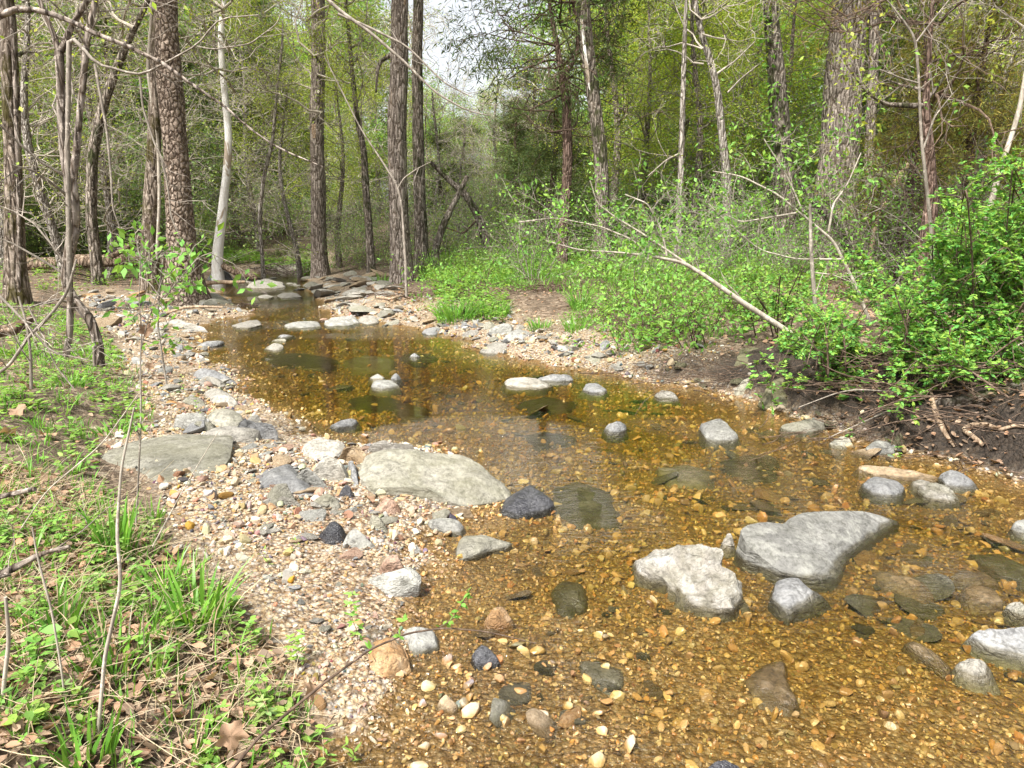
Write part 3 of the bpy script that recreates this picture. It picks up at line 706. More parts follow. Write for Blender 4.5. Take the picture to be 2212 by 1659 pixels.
hr('boulder', 'rock_pale', 'boulder', 'broad smooth stone on the right shore opposite the gravel bar', Z(.08, (1030, 754), (1050, 742, .16), (1076, 734, .18), (1098, 742, .15), (1106, 754), (1088, 764), (1050, 764)), .17, amp=.01)
hr('boulder', 'rock_grey', 'boulder', 'grey humped stone uphill of the broad smooth shore stone', Z(.22, (1047, 714), (1070, 702), (1106, 696), (1104, 712), (1072, 724)), .26, amp=.012)
hr('boulder', 'rock_grey', 'boulder', 'grey stone with a flat face by the shoreline path', Z(.2, (1084, 730), (1100, 716), (1130, 708), (1146, 716), (1140, 728), (1105, 736)), .24, amp=.01)
hr('rock', 'rock_blue', 'rock', 'triangular grey stone at the right waterline under the tall grass', Z(.04, (910, 718), (925, 706, .12), (942, 700, .16), (958, 712), (945, 724), (925, 724)), .13, amp=.008)
hr('rock', 'rock_pale', 'rock', 'cream stone between the triangular stone and the shore path', Z(.1, (998, 716), (1015, 710), (1038, 712), (1032, 722), (1010, 724)), .13, amp=.012)
hr('flat_rock', 'rock_pale', 'slab', 'left of the pair of long stones in mid stream', Z(.05, (1090, 822), (1100, 814, .08), (1130, 813, .08), (1165, 820), (1196, 832, .02), (1170, 838, .02), (1120, 836), (1094, 832)), .085, amp=.008)
hr('flat_rock', 'rock_blue', 'slab', 'right of the pair of long stones in mid stream', Z(.05, (1160, 818), (1185, 812), (1232, 811), (1236, 820), (1200, 824)), .065, amp=.014)
hr('rock', 'rock_blue', 'rock', 'blue grey stone sloping down right of the long pair', Z(.02, (1255, 838), (1264, 826, .07), (1290, 826, .07), (1315, 840), (1308, 850), (1275, 846)), .07, amp=.008)
hr('rock', 'rock_pale', 'rock', 'mottled stone alone further right in mid stream', Z(.03, (1414, 850), (1432, 843, .06), (1452, 846), (1467, 860), (1445, 866), (1422, 862)), .06, amp=.014)
hr('rock', 'rock_blue', 'rock', 'grey stone with a black wet foot in the middle of the rapids', Z(.04, (1302, 924), (1318, 914, .08), (1334, 908, .1), (1352, 910, .1), (1354, 928), (1335, 934), (1312, 934)), .1, amp=.008)
hr('rock', 'rock_grey', 'rock', 'purple grey stone ringed by smaller ones left of mid stream', Z(.02, (798, 834), (806, 822, .06), (825, 817, .08), (848, 820, .06), (864, 832), (840, 840), (812, 840)), .075, amp=.008)
hr('rock', 'rock_pale', 'rock', 'whitish pebble stone behind the ringed purple grey stone', Z(.04, (798, 814), (816, 807), (832, 812), (828, 820), (806, 820)), .06, amp=.008)
hr('rock', 'rock_blue', 'rock', 'peaked little stone at the right of the ringed group', Z(.03, (844, 818), (850, 806, .08), (858, 808, .07), (866, 816), (856, 822)), .07, amp=.004)
hr('rock', 'rock_blue', 'rock', 'tiny grey dome poking out of the dark patch in the pool', Z(.02, (884, 768), (896, 763), (908, 767), (900, 772), (888, 772)), .04, amp=.004)
hr('boulder', 'rock_grey', 'boulder', 'bluish rounded block standing in the water below the hanging bush', Z(.05, (1514, 912, .1), (1530, 898, .15), (1556, 898, .15), (1572, 912, .12), (1596, 942, .04), (1585, 950, .02), (1545, 956, .02), (1526, 946, .04)), .14, amp=.01)
hr('boulder', 'rock_lichen', 'boulder', 'flat topped grey stone under the dark bank of the hanging bush', Z(.06, (1688, 922), (1712, 910, .12), (1742, 904, .14), (1795, 906, .12), (1786, 924), (1750, 934), (1706, 932)), .13, amp=.012)
hr('rock', 'rock_grey', 'rock', 'flat grey stone at the right shore beside the fused boulders', Z(.05, (1507, 824), (1526, 812), (1548, 813), (1544, 826), (1520, 832)), .08, amp=.006)
hr('boulder', 'rock_lichen', 'boulder', 'pair of rounded boulders fused together in the right bank mud', Z(.1, (1598, 830), (1605, 812), (1622, 808), (1634, 824), (1628, 838), (1608, 842)), .16, amp=.02)
hr('boulder', 'rock_moss', 'boulder', 'large mossy boulder under the bush at the dark bank', Z(.22, (1650, 850), (1668, 824), (1700, 812), (1730, 830), (1732, 862), (1700, 880), (1664, 878)), .3, amp=.03, fs=6)
hr('boulder', 'rock_moss', 'boulder', 'mossy boulder set into the cut bank under the brushwood', Z(.35, (1588, 770), (1605, 748), (1640, 742), (1668, 756), (1662, 786), (1620, 796)), .45, amp=.03, fs=6)
hr('rock', 'rock_grey', 'rock', 'brownish rock under the lowest hanging sprig', Z(.06, (1866, 966), (1890, 952), (1930, 954), (1938, 974), (1900, 980)), .1, amp=.012)
hr('rock', 'rock_moss', 'rock', 'round dark rock right of the lowest hanging sprig', Z(.1, (1932, 946), (1942, 936), (1956, 944), (1952, 962), (1936, 964)), .14, amp=.01)
hr('rock', 'rock_lichen', 'rock', 'half drowned stone left of the lowest hanging sprig', Z(.02, (1788, 954), (1810, 942), (1832, 942), (1848, 962), (1820, 968)), .05, amp=.01)
hr('boulder', 'rock_lichen', 'boulder', 'grey green rock at the shore where the right bank turns dark', Z(.1, (1258, 776), (1272, 764), (1294, 762), (1310, 774), (1290, 784)), .14, amp=.014)
hr('boulder', 'rock_pale', 'boulder', 'pale triangular boulder at the start of the right bank bush', Z(.08, (1308, 786), (1330, 768), (1354, 770), (1368, 786), (1340, 800)), .17, amp=.012)
hr('rock', 'rock_dark', 'rock', 'bluish stone in the creek corner at the bottom of the picture', Z(.03, (1510, 1660), (1535, 1640), (1570, 1634), (1610, 1650), (1600, 1690), (1540, 1700)), .05, amp=.008)
# submerged slabs: seen through the water
def sub(label, mat, pts, d=None, grp=None):
    m = np.mean([hit(u, v, -.08)[:2] for u, v in pts], 0)
    z = min(float(H(m[0], m[1])) + .03, -.006) if d is None or d > 0 else -d
    hr('flat_rock', mat, 'slab', label, Z(z, *pts), z + .008, z - .05, grp, amp=.012, flare=.3)
sub('dark slab under ripples right of the wet black rock', 'rock_moss', [(1196, 1050), (1250, 1036), (1318, 1060), (1322, 1120), (1240, 1132), (1200, 1100)])
sub('dark round stone under fast water left of the craggy rock', 'rock_moss', [(1192, 1272), (1215, 1252), (1262, 1258), (1268, 1300), (1240, 1338), (1205, 1320)], .02)
sub('olive kite shaped slab lying alone in the near rapids', 'rock_tan', [(1612, 1470), (1650, 1440), (1690, 1424), (1702, 1480), (1722, 1520), (1700, 1540), (1640, 1520)], .03)
sub('olive slab half faded in the near rapids left of the kite shaped one', 'rock_lichen', [(1240, 1430), (1290, 1418), (1345, 1440), (1350, 1480), (1320, 1502), (1285, 1490)], .03)
sub('dark slab left of the ringed group in the pool', 'rock_moss', [(750, 862), (800, 850), (868, 862), (866, 882), (810, 890), (760, 878)], .04)
sub('olive slab below the ringed group in the pool', 'rock_lichen', [(850, 880), (880, 868), (925, 880), (918, 900), (870, 904)], .04)
sub('grey plank of stone at the surface near the gravel point', 'rock_blue', [(709, 918), (735, 908), (770, 905), (762, 916), (725, 926)], -.008)
sub('large brown slab beside the dark patch in the pool', 'rock_lichen', [(740, 775), (790, 768), (850, 775), (840, 798), (770, 802)], .05)
sub('large dark slab under the pyramid stone reflection', 'rock_moss', [(560, 770), (640, 760), (720, 772), (700, 796), (600, 792)], .06)
sub('long dark slab in the right half of the pool', 'rock_moss', [(1120, 868), (1180, 856), (1250, 866), (1230, 884), (1150, 886)], .04)
sub('dark patch of slab around the tiny grey dome', 'rock_moss', [(862, 772), (885, 762), (935, 764), (948, 776), (900, 784)], .01)
sub('green slab in the right hand shallows', 'rock_moss', [(1560, 990), (1610, 978), (1680, 992), (1682, 1030), (1620, 1036), (1578, 1018)], .03)
sub('ochre slab right of the smooth slab boulder', 'rock_tan', [(1880, 1226), (1930, 1236), (1990, 1262), (2020, 1290), (1990, 1296), (1920, 1270)], .015)
sub('olive stone triangle between the boulders at the right', 'rock_tan', [(1960, 1350), (1985, 1328), (2015, 1350), (2000, 1372), (1970, 1370)], .02)
sub('long olive stone slanting below the olive triangle', 'rock_tan', [(1955, 1392), (1975, 1382), (2060, 1440), (2050, 1456), (2000, 1430)], .02)
sub('oval olive stone near the right edge', 'rock_tan', [(2056, 1246), (2080, 1232), (2130, 1238), (2160, 1256), (2120, 1264), (2080, 1260)], .02)
sub('wide mossy slab near the right edge', 'rock_moss', [(2090, 1196), (2150, 1190), (2240, 1230), (2230, 1262), (2160, 1240)], .01)
sub('brown slab left of the ringed stone under the rapids', 'rock_lichen', [(1420, 1012), (1480, 1004), (1540, 1018), (1520, 1044), (1450, 1046)], .03)
sub('dark slab under the left edge of the pool outflow', 'rock_moss', [(1130, 938), (1180, 930), (1240, 944), (1230, 960), (1160, 966)], .03)
# cobbles: stones too alike to tell apart, each its own object
PAL = [('rock_pale', .34), ('rock_grey', .2), ('rock_tan', .14), ('rock_lichen', .12), ('rock_blue', .12), ('rock_orange', .05), ('rock_pink', .03)]
crng = np.random.default_rng(11)
PROTO = {}
def cobble_proto(mat, k):
    if (mat, k) not in PROTO:
        r = np.random.default_rng(k * 13 + len(PROTO))
        v, f = stone(r, 3, (1, r.uniform(.55, .9), r.uniform(.32, .55)), 13, .03, (.38, .8))
        mb = MB(); mb.add(v, f); PROTO[(mat, k)] = mb.mesh('cobble', [M[mat]], tint=False); PROTO[(mat, k)].set_sharp_from_angle(angle=R(16))
    return PROTO[(mat, k)]
def cobble(x, y, s, label, group, mat=None, sink=.3, flat=1.0):
    mat = mat or PAL[int(np.searchsorted(np.cumsum([p[1] for p in PAL]), crng.random() * .999))][0]
    o = link('flat_stone' if 'shore ri' in label or 'barrier' in label or 'riffle' in label else 'cobble' if flat > .5 else 'drowned_stone' if flat > .3 else 'drowned_flat_rock', cobble_proto(mat, int(crng.integers(3))))
    o.location = (x, y, float(H(x, y)) + s * (.45 - sink) * flat)
    o.rotation_euler = (crng.normal(0, .2), crng.normal(0, .2), crng.uniform(0, 6.28))
    o.scale = (s, s * crng.uniform(.8, 1.1), s * crng.uniform(.7, 1.2) * flat)
    return tag(o, label, 'cobble', group)
def scatter_px(n, poly, lo, hi, label, group, minsd=None, **kw):
    """stones spread over a patch of ground outlined in the picture; sizes in metres"""
    Pw = np.array([ground(u, v)[:2] for u, v in poly]); a, b = Pw.min(0), Pw.max(0)
    k = 0; tries = 0; pm = kw.pop('pal', None)
    while k < n and tries < 6000:
        tries += 1
        p = crng.uniform(a, b)
        c = False; j = len(Pw) - 1
        for i in range(len(Pw)):
            if (Pw[i][1] > p[1]) != (Pw[j][1] > p[1]) and p[0] < (Pw[j][0] - Pw[i][0]) * (p[1] - Pw[i][1]) / (Pw[j][1] - Pw[i][1]) + Pw[i][0]:
                c = not c
            j = i
        if not c:
            continue
        s = lo + (hi - lo) * crng.random() ** 2.2
        if pm: kw['mat'] = str(crng.choice(pm))
        cobble(p[0], p[1], s, label, group, **kw); k += 1
scatter_px(85, [(520, 960), (760, 965), (1000, 1100), (900, 1250), (700, 1230), (560, 1150)], .03, .10, 'loose cobble on the wide gravel bar left of the largest boulder', 'cobbles on the wide gravel bar', pal=['rock_pale', 'rock_grey', 'rock_lichen', 'rock_grey', 'rock_blue', 'rock_pale', 'rock_tan', 'rock_pink'], flat=.8)
scatter_px(18, [(620, 1250), (880, 1250), (900, 1400), (760, 1560), (640, 1420)], .02, .045, 'loose cobble on the near gravel by the orange boulder', 'cobbles on the near gravel')
scatter_px(70, [(330, 700), (430, 740), (520, 860), (560, 930), (420, 940), (340, 880)], .05, .15, 'cobble on the strip of gravel between grass and pool', 'cobbles on the left shore strip')
scatter_px(52, [(180, 630), (420, 640), (440, 700), (330, 760), (220, 700)], .08, .30, 'cobble on the gravel flat around the big trunk', 'cobbles around the big trunk')
scatter_px(80, [(690, 595), (860, 600), (850, 690), (720, 680), (680, 640)], .12, .38, 'pale stone of the rocky shore right of the riffle', 'stones of the rocky right shore', pal=['rock_pale', 'rock_pale', 'rock_lichen', 'rock_tan'], flat=.7)
scatter_px(24, [(500, 600), (690, 596), (700, 625), (540, 625)], .14, .38, 'pale stone in the barrier between the two upper pools', 'stones between the upper pools', pal=['rock_pale', 'rock_pale', 'rock_grey', 'rock_lichen'], flat=.7)
scatter_px(26, [(480, 680), (860, 672), (860, 706), (500, 712)], .08, .2, 'stone in the riffle row across the creek', 'stones across the riffle', flat=.7)
scatter_px(60, [(850, 700), (1000, 730), (1250, 785), (1420, 820), (1420, 770), (1200, 720), (1000, 690)], .05, .17, 'cobble along the right hand shoreline path', 'cobbles on the right beach')
scatter_px(12, [(1420, 790), (1700, 870), (1850, 950), (1850, 930), (1700, 840), (1450, 770)], .05, .12, 'dark cobble in the mud under the right bank', 'cobbles under the right bank', mat='rock_moss')
scatter_px(95, [(560, 760), (1100, 790), (1700, 930), (2150, 1100), (2150, 1500), (1500, 1250), (1250, 1000), (700, 900)], .04, .11, 'flat drowned cobble on the amber creek bed', 'drowned cobbles of the creek bed', flat=.45, pal=['rock_moss', 'rock_moss', 'rock_lichen', 'rock_tan', 'rock_orange', 'rock_grey'])
scatter_px(70, [(1500, 950), (1900, 990), (2250, 1100), (2250, 1500), (1900, 1400), (1700, 1330), (1600, 1100)], .05, .15, 'flat drowned stone in the clear shallows at the right', 'drowned stones of the right hand shallows', flat=.4, pal=['rock_moss', 'rock_lichen', 'rock_tan', 'rock_tan', 'rock_orange', 'rock_grey'])
scatter_px(26, [(1000, 1200), (1400, 1250), (1500, 1450), (1200, 1600), (950, 1500)], .03, .09, 'drowned stone in the near rapids', 'drowned stones of the near rapids', flat=.5, pal=['rock_lichen', 'rock_tan', 'rock_tan', 'rock_orange', 'rock_moss'])
scatter_px(42, [(540, 740), (800, 730), (1100, 800), (1500, 880), (1700, 950), (1500, 1080), (1200, 960), (800, 880), (600, 850)], .08, .22, 'broad dark drowned slab in the middle pool', 'dark drowned slabs of the middle pool', flat=.22, pal=['rock_moss', 'rock_moss', 'rock_lichen', 'rock_tan', 'rock_dark'])
# gravel: thousands of pebbles, one sheet of stuff
def build_gravel():
    rng = np.random.default_rng(5)
    protos = [stone(np.random.default_rng(k), 2, (1, .8, .55), 12, .0, (.45, .85)) for k in range(10)]
    low = [stone(np.random.default_rng(k + 50), 1, (1, .8, .5), 7, .0, (.45, .85)) for k in range(10)]
    pal = np.array([(.42, .335, .22), (.46, .39, .28), (.50, .455, .37), (.34, .23, .12), (.36, .20, .08), (.19, .11, .055), (.17, .165, .155), (.075, .07, .07), (.38, .27, .19), (.29, .25, .185), (.33, .30, .26)])
    pw = np.array([.2, .17, .13, .13, .07, .05, .06, .03, .07, .05, .04]); pw /= pw.sum()
    flatp = [stone(np.random.default_rng(k + 90), 2, (1, .75, .3), 12, .0, (.4, .75)) for k in range(10)]
    mb = MB()
    GREY = np.array([(.30, .29, .26), (.36, .345, .31), (.24, .24, .23), (.40, .37, .31), (.17, .17, .17), (.33, .29, .22)])
    def band(r0, r1, n, s0, s1, P, amax=44, land=False):
        r = np.sqrt(rng.uniform(r0 ** 2, r1 ** 2, n)); a = rng.uniform(-amax, amax, n) * math.pi / 180
        x = r * np.sin(a); y = r * np.cos(a)
        s, o, rs = soilmask(x, y)
        s = np.maximum(s, np.where(rs & (y < 6.9), sstep(-.02, .1, o + .0) * .93, 0))
        s = np.maximum(s, .75 * sstep(.15, .5, n2(x, y, 2.2, 3, 88)) * (o > 0))
        keep = rng.random(n) > s * 1.05
        if land: keep &= o > .02
        x, y, r = x[keep], y[keep], r[keep]; n = len(x)
        z = H(x, y)
        sz = s0 + (s1 - s0) * rng.random(n) ** 2.6
        col = pal[rng.choice(len(pal), n, p=pw)] * rng.uniform(.75, 1.15, (n, 1)) + rng.normal(0, .02, (n, 3))
        if land: col = GREY[rng.integers(0, len(GREY), n)] * rng.uniform(.7, 1.15, (n, 1))
        col = np.clip(col, .02, .85)
        q = rng.normal(size=(n, 4)); q[:, 1:3] *= .35; q = unit(q)
        w_, a_, b_, c_ = q.T
        Rm = np.stack([np.stack([1 - 2 * (b_ ** 2 + c_ ** 2), 2 * (a_ * b_ - c_ * w_), 2 * (a_ * c_ + b_ * w_)], -1),
                       np.stack([2 * (a_ * b_ + c_ * w_), 1 - 2 * (a_ ** 2 + c_ ** 2), 2 * (b_ * c_ - a_ * w_)], -1),
                       np.stack([2 * (a_ * c_ - b_ * w_), 2 * (b_ * c_ + a_ * w_), 1 - 2 * (a_ ** 2 + b_ ** 2)], -1)], 1)
        which = rng.integers(0, len(P), n)
        for k in range(len(P)):
            m = which == k
            v, f = P[k]
            sc = sz[m][:, None] * rng.uniform(.75, 1.25, (m.sum(), 3))
            V = np.einsum('nij,nvj->nvi', Rm[m], v[None] * sc[:, None])
            zz = z[m] + sz[m] * .28; zz = np.where((z[m] < -.008) & ((x[m] > .45) | (y[m] > 2.4)), np.minimum(zz, -.006 - sz[m] * .55), zz)
            V += np.stack([x[m], y[m], zz], 1)[:, None]
            F = (f[None] + (np.arange(m.sum()) * len(v))[:, None, None]).reshape(-1, 3)
            mb.add(V, F, 0, np.repeat(col[m], len(v), 0))
    band(1.3, 6.5, 500, .015, .04, protos)
    band(2.3, 7, 1500, .018, .05, flatp, land=True)
    band(7, 16, 3500, .035, .11, flatp, land=True)
    band(1.2, 3.1, 17000, .004, .013, protos)
    band(1.2, 3.3, 1800, .010, .034, protos)
    band(3.1, 5.2, 20000, .006, .018, low)
    band(3.1, 5.2, 2800, .012, .045, protos)
    band(5.2, 9.5, 26000, .010, .028, low)
    band(5.2, 9.5, 1800, .02, .06, protos)
    band(9.5, 15, 10000, .018, .045, low)
    o = link('gravel', mb.mesh('gravel', [M['pebble']], smooth=False))
    tag(o, 'tan, white and grey gravel of the bars and the creek bed', 'gravel', kind='stuff')
build_gravel()
# ---------------------------------------------------------------- trees
RMIN = [.0025]
def limb(mb, ends, rng, p, d, L, r, lvl, maxl, mat=0, wob=.22, up=.06, kids=(3, 5), ratio=.55, spread=.8, tint=None, sides=(8, 6, 5, 3, 3, 3), start=.25):
    n = 6 if lvl < 2 else 4
    P = [np.array(p, float)]; d = unit(d)
    for k in range(n):
        d = unit(d + rng.normal(size=3) * wob + np.array([0, 0, up]))
        P.append(P[-1] + d * L / n)
    P = np.array(P)
    rad = r * (1 - .72 * np.linspace(0, 1, n + 1) ** .9)
    tube(mb, P, rad, sides[min(lvl, 5)], mat, tint, cap=False)
    if lvl >= maxl:
        ends.append((P, d)); return
    for k in range(int(rng.integers(kids[0], kids[1] + 1))):
        t = rng.uniform(start, 1.0); i = min(int(t * n), n - 1); q = P[i] + (P[i + 1] - P[i]) * (t * n - i)
        dd = unit(P[i + 1] - P[i]); s = unit(np.cross(dd, rng.normal(size=3)))
        nd = unit(dd * rng.uniform(.3, 1.0) + s * spread)
        limb(mb, ends, rng, q, nd, L * ratio * rng.uniform(.7, 1.25), max(r * .45, RMIN[0]), lvl + 1, maxl, mat, wob, up, kids, ratio, spread, tint, sides, .15)
    ends.append((P[-2:], d))
def leafy(mb, ends, rng, per, size, mat=1, spread=.25, flat=.6, tl=(.55, 1.4), hue=.12, wr=.5, eight=False, droop=0.0):
    Ps, Ds = [], []
    for P, d in ends:
        n = rng.poisson(per)
        if n <= 0: continue
        t = rng.uniform(0, 1, n) ** .8 * (len(P) - 1); i = np.minimum(t.astype(int), len(P) - 2)
        q = P[i] + (P[i + 1] - P[i]) * (t - i)[:, None]
        Ps.append(q + rng.normal(size=(n, 3)) * spread * np.array([1, 1, .7]))
        Ds.append(np.tile(d, (n, 1)))
    P = np.concatenate(Ps); D = unit(np.concatenate(Ds) * .6 + rng.normal(size=P.shape) + np.array([0, 0, -droop]))
    N = unit(rng.normal(size=P.shape) * (1 - flat) + np.array([0, 0, 1.0]) * flat)
    L = size * rng.uniform(.6, 1.3, len(P))
    (leaf8 if eight else leaf4)(mb, P, D, N, L, L * wr, mat, tints(rng, len(P), *tl, hue))
    return len(P)
TK = {}
def tree_kind(key, seed):
    """crown and trunk of one kind of tree, about its own foot"""
    if (key, seed) in TK: return TK[(key, seed)]
    rng = np.random.default_rng(seed * 101 + len(key))
    t = MB(); c = MB(); ends = []; RMIN[0] = {'bare': .009, 'far': .01, 'shrub': .004, 'brush': .0055, 'low': .0025}.get(key, .006)
    if key == 'decid':
        h = 13; lean = rng.normal(0, .05, 2)
        P = np.array([[lean[0] * z + .12 * math.sin(z * .7 + seed), lean[1] * z + .1 * math.cos(z * .5), z] for z in np.linspace(-.3, h, 26)])
        tube(t, P, .15 * (1 - np.linspace(0, .85, 26)) + .06 * np.exp(-np.linspace(0, 12, 26)), 10, rough=.15, seed=seed)
        for k in range(26):
            z = rng.uniform(2.2, 12.5); i = int((z + .3) / (h + .3) * 25); a = rng.uniform(0, 6.28)
            limb(c, ends, rng, P[i], (math.cos(a), math.sin(a), rng.uniform(.1, .8)), rng.uniform(1.6, 3.4) * (1.1 - .04 * z), .035, 1, 3, kids=(3, 5))
        leafy(c, ends, rng, 24, .085, spread=.28)
        mats = ('bark_brown', 'twig', 'leaf_spring')
    elif key == 'bare':
        h = 12
        P = np.array([[.3 * math.sin(z * .4 + seed), .2 * math.cos(z * .6 + seed), z] for z in np.linspace(-.3, h, 26)])
        tube(t, P, .12 * (1 - np.linspace(0, .85, 26)) + .03, 9, rough=.15, seed=seed)
        for k in range(30):
            z = rng.uniform(1.5, 12); i = int((z + .3) / (h + .3) * 25); a = rng.uniform(0, 6.28)
            limb(c, ends, rng, P[i], (math.cos(a), math.sin(a), rng.uniform(.0, .9)), rng.uniform(1.6, 3.2), .035, 1, 4, kids=(3, 4), wob=.3, up=.03, ratio=.6)
        leafy(c, ends, rng, 1.6, .08, spread=.15)
        mats = ('bark_grey', 'twig_light', 'leaf_spring')
    elif key in ('cedar', 'olive'):
        h = 11 if key == 'cedar' else 10
        P = np.array([[.15 * math.sin(z * .5 + seed), .15 * math.cos(z * .4), z] for z in np.linspace(-.3, h, 26)])
        tube(t, P, .17 * (1 - np.linspace(0, .9, 26)) + .02, 10, rough=.25, seed=seed)
        for k in range(26):                      # dead lower branches
            z = rng.uniform(.8, 4); i = int((z + .3) / (h + .3) * 25); a = rng.uniform(0, 6.28)
            limb(c, [], rng, P[i], (math.cos(a), math.sin(a), rng.uniform(-.1, .4)), rng.uniform(.8, 2.2), .02, 1, 3, kids=(3, 5), wob=.3, up=-.02)
        for k in range(52):
            z = rng.uniform(2.6, h); i = min(25, int((z + .3) / (h + .3) * 25)); a = rng.uniform(0, 6.28)
            limb(c, ends, rng, P[i], (math.cos(a), math.sin(a), rng.uniform(.0, .5)), rng.uniform(1.0, 2.6) * (1.15 - .075 * z), .022, 1, 3, kids=(4, 6), wob=.2, up=-.03)
        leafy(c, ends, rng, 15 if key == 'cedar' else 9, .16, spread=.17, flat=.25, wr=.16, tl=(.55, 1.4), hue=.15, droop=.5)
        mats = ('bark_cedar', 'twig_brown', 'leaf_cedar' if key == 'cedar' else 'leaf_olive')
    elif key == 'far':
        h = 15
        P = np.array([[.2 * math.sin(z * .3 + seed), 0, z] for z in np.linspace(-.5, h, 14)])
        tube(t, P, .2 * (1 - np.linspace(0, .8, 14)), 7, rough=.1, seed=seed)
        for k in range(34):
            z = rng.uniform(.8, 14.5); i = min(13, int((z + .5) / (h + .5) * 13)); a = rng.uniform(0, 6.28)
            limb(c, ends, rng, P[i], (math.cos(a), math.sin(a), rng.uniform(.0, .7)), rng.uniform(1.6, 3.6), .04, 1, 3, kids=(3, 4))
        leafy(c, ends, rng, 34, .19, spread=.45, flat=.4)
        mats = ('bark_grey', 'twig', 'leaf_green')
    elif key in ('shrub', 'brush'):
        for k in range(11):
            a = rng.uniform(0, 6.28); o = rng.uniform(0, .3)
            limb(t, ends, rng, (o * math.cos(a), o * math.sin(a), -.1), (math.cos(a) * .6, math.sin(a) * .6, 1), rng.uniform(1.3, 2.4), .014, 1, 3, kids=(4, 6), wob=.25, up=.02)
        leafy(c, ends, rng, 16 if key == 'shrub' else 5, .062, mat=0, spread=.13)
        mats = ('twig', None, 'leaf_mid')
    elif key == 'low':
        for k in range(16):
            a = rng.uniform(0, 6.28); o = rng.uniform(0, .35)
            limb(t, ends, rng, (o * math.cos(a), o * math.sin(a), -.05), (math.cos(a) * .9, math.sin(a) * .9, 1), rng.uniform(.35, .75), .006, 1, 2, kids=(4, 6), wob=.3, up=-.02)
        leafy(c, ends, rng, 12, .042, mat=0, spread=.05, tl=(.75, 1.3))
        mats = ('twig_brown', None, 'leaf_bush')
    RMIN[0] = .0025
    TK[(key, seed)] = (t, c, mats, {})
    return TK[(key, seed)]
def kind_mesh(key, seed, bark=None, leaf=None):
    t, c, mats, cache = tree_kind(key, seed)
    k = (bark or mats[0], leaf or mats[2])
    if k not in cache:
        cm = [M[mats[1]], M[k[1]]] if mats[1] else [M[k[1]]]
        nm = 'trunk' if key not in ('shrub', 'brush', 'low') else 'stems'
        cache[k] = (t.mesh(nm, [M[k[0]]], tint=False), c.mesh('crown' if mats[1] else 'foliage', cm, smooth=False))
    return cache[k]
trng = np.random.default_rng(77)
def plant_tree(key, seed, x, y, s, name, label, cat, group=None, bark=None, leaf=None, sz=None, rz=None, sink=0):
    a, b = kind_mesh(key, seed, bark, leaf)
    r = empty(name, (x, y, float(H(x, y, False)) - sink))
    r.rotation_euler = (0, 0, trng.uniform(0, 6.28) if rz is None else rz); r.scale = (s, s, sz or s)
    link(a.name.split('.')[0], a, r); link(b.name.split('.')[0], b, r)
    return tag(r, label, cat, group)
def add_ivy(mb, P, rr, rng, n, size, t0, t1, mat, side=None):
    t = rng.uniform(t0, t1, n) * (len(P) - 1); i = np.minimum(t.astype(int), len(P) - 2)
    q = P[i] + (P[i + 1] - P[i]) * (t - i)[:, None]
    d = rng.normal(size=(n, 3)); d[:, 2] *= .3
    if side is not None: d += np.array(side) * 1.2
    d = unit(d)
    leaf4(mb, q + d * (rr * rng.uniform(1, 2.2, n))[:, None], unit(d + rng.normal(size=d.shape) * .6), unit(d * .5 + np.array([0, 0, 1.])), size * rng.uniform(.6, 1.3, n), size * .5 * rng.uniform(.6, 1.3, n), mat, tints(rng, n))
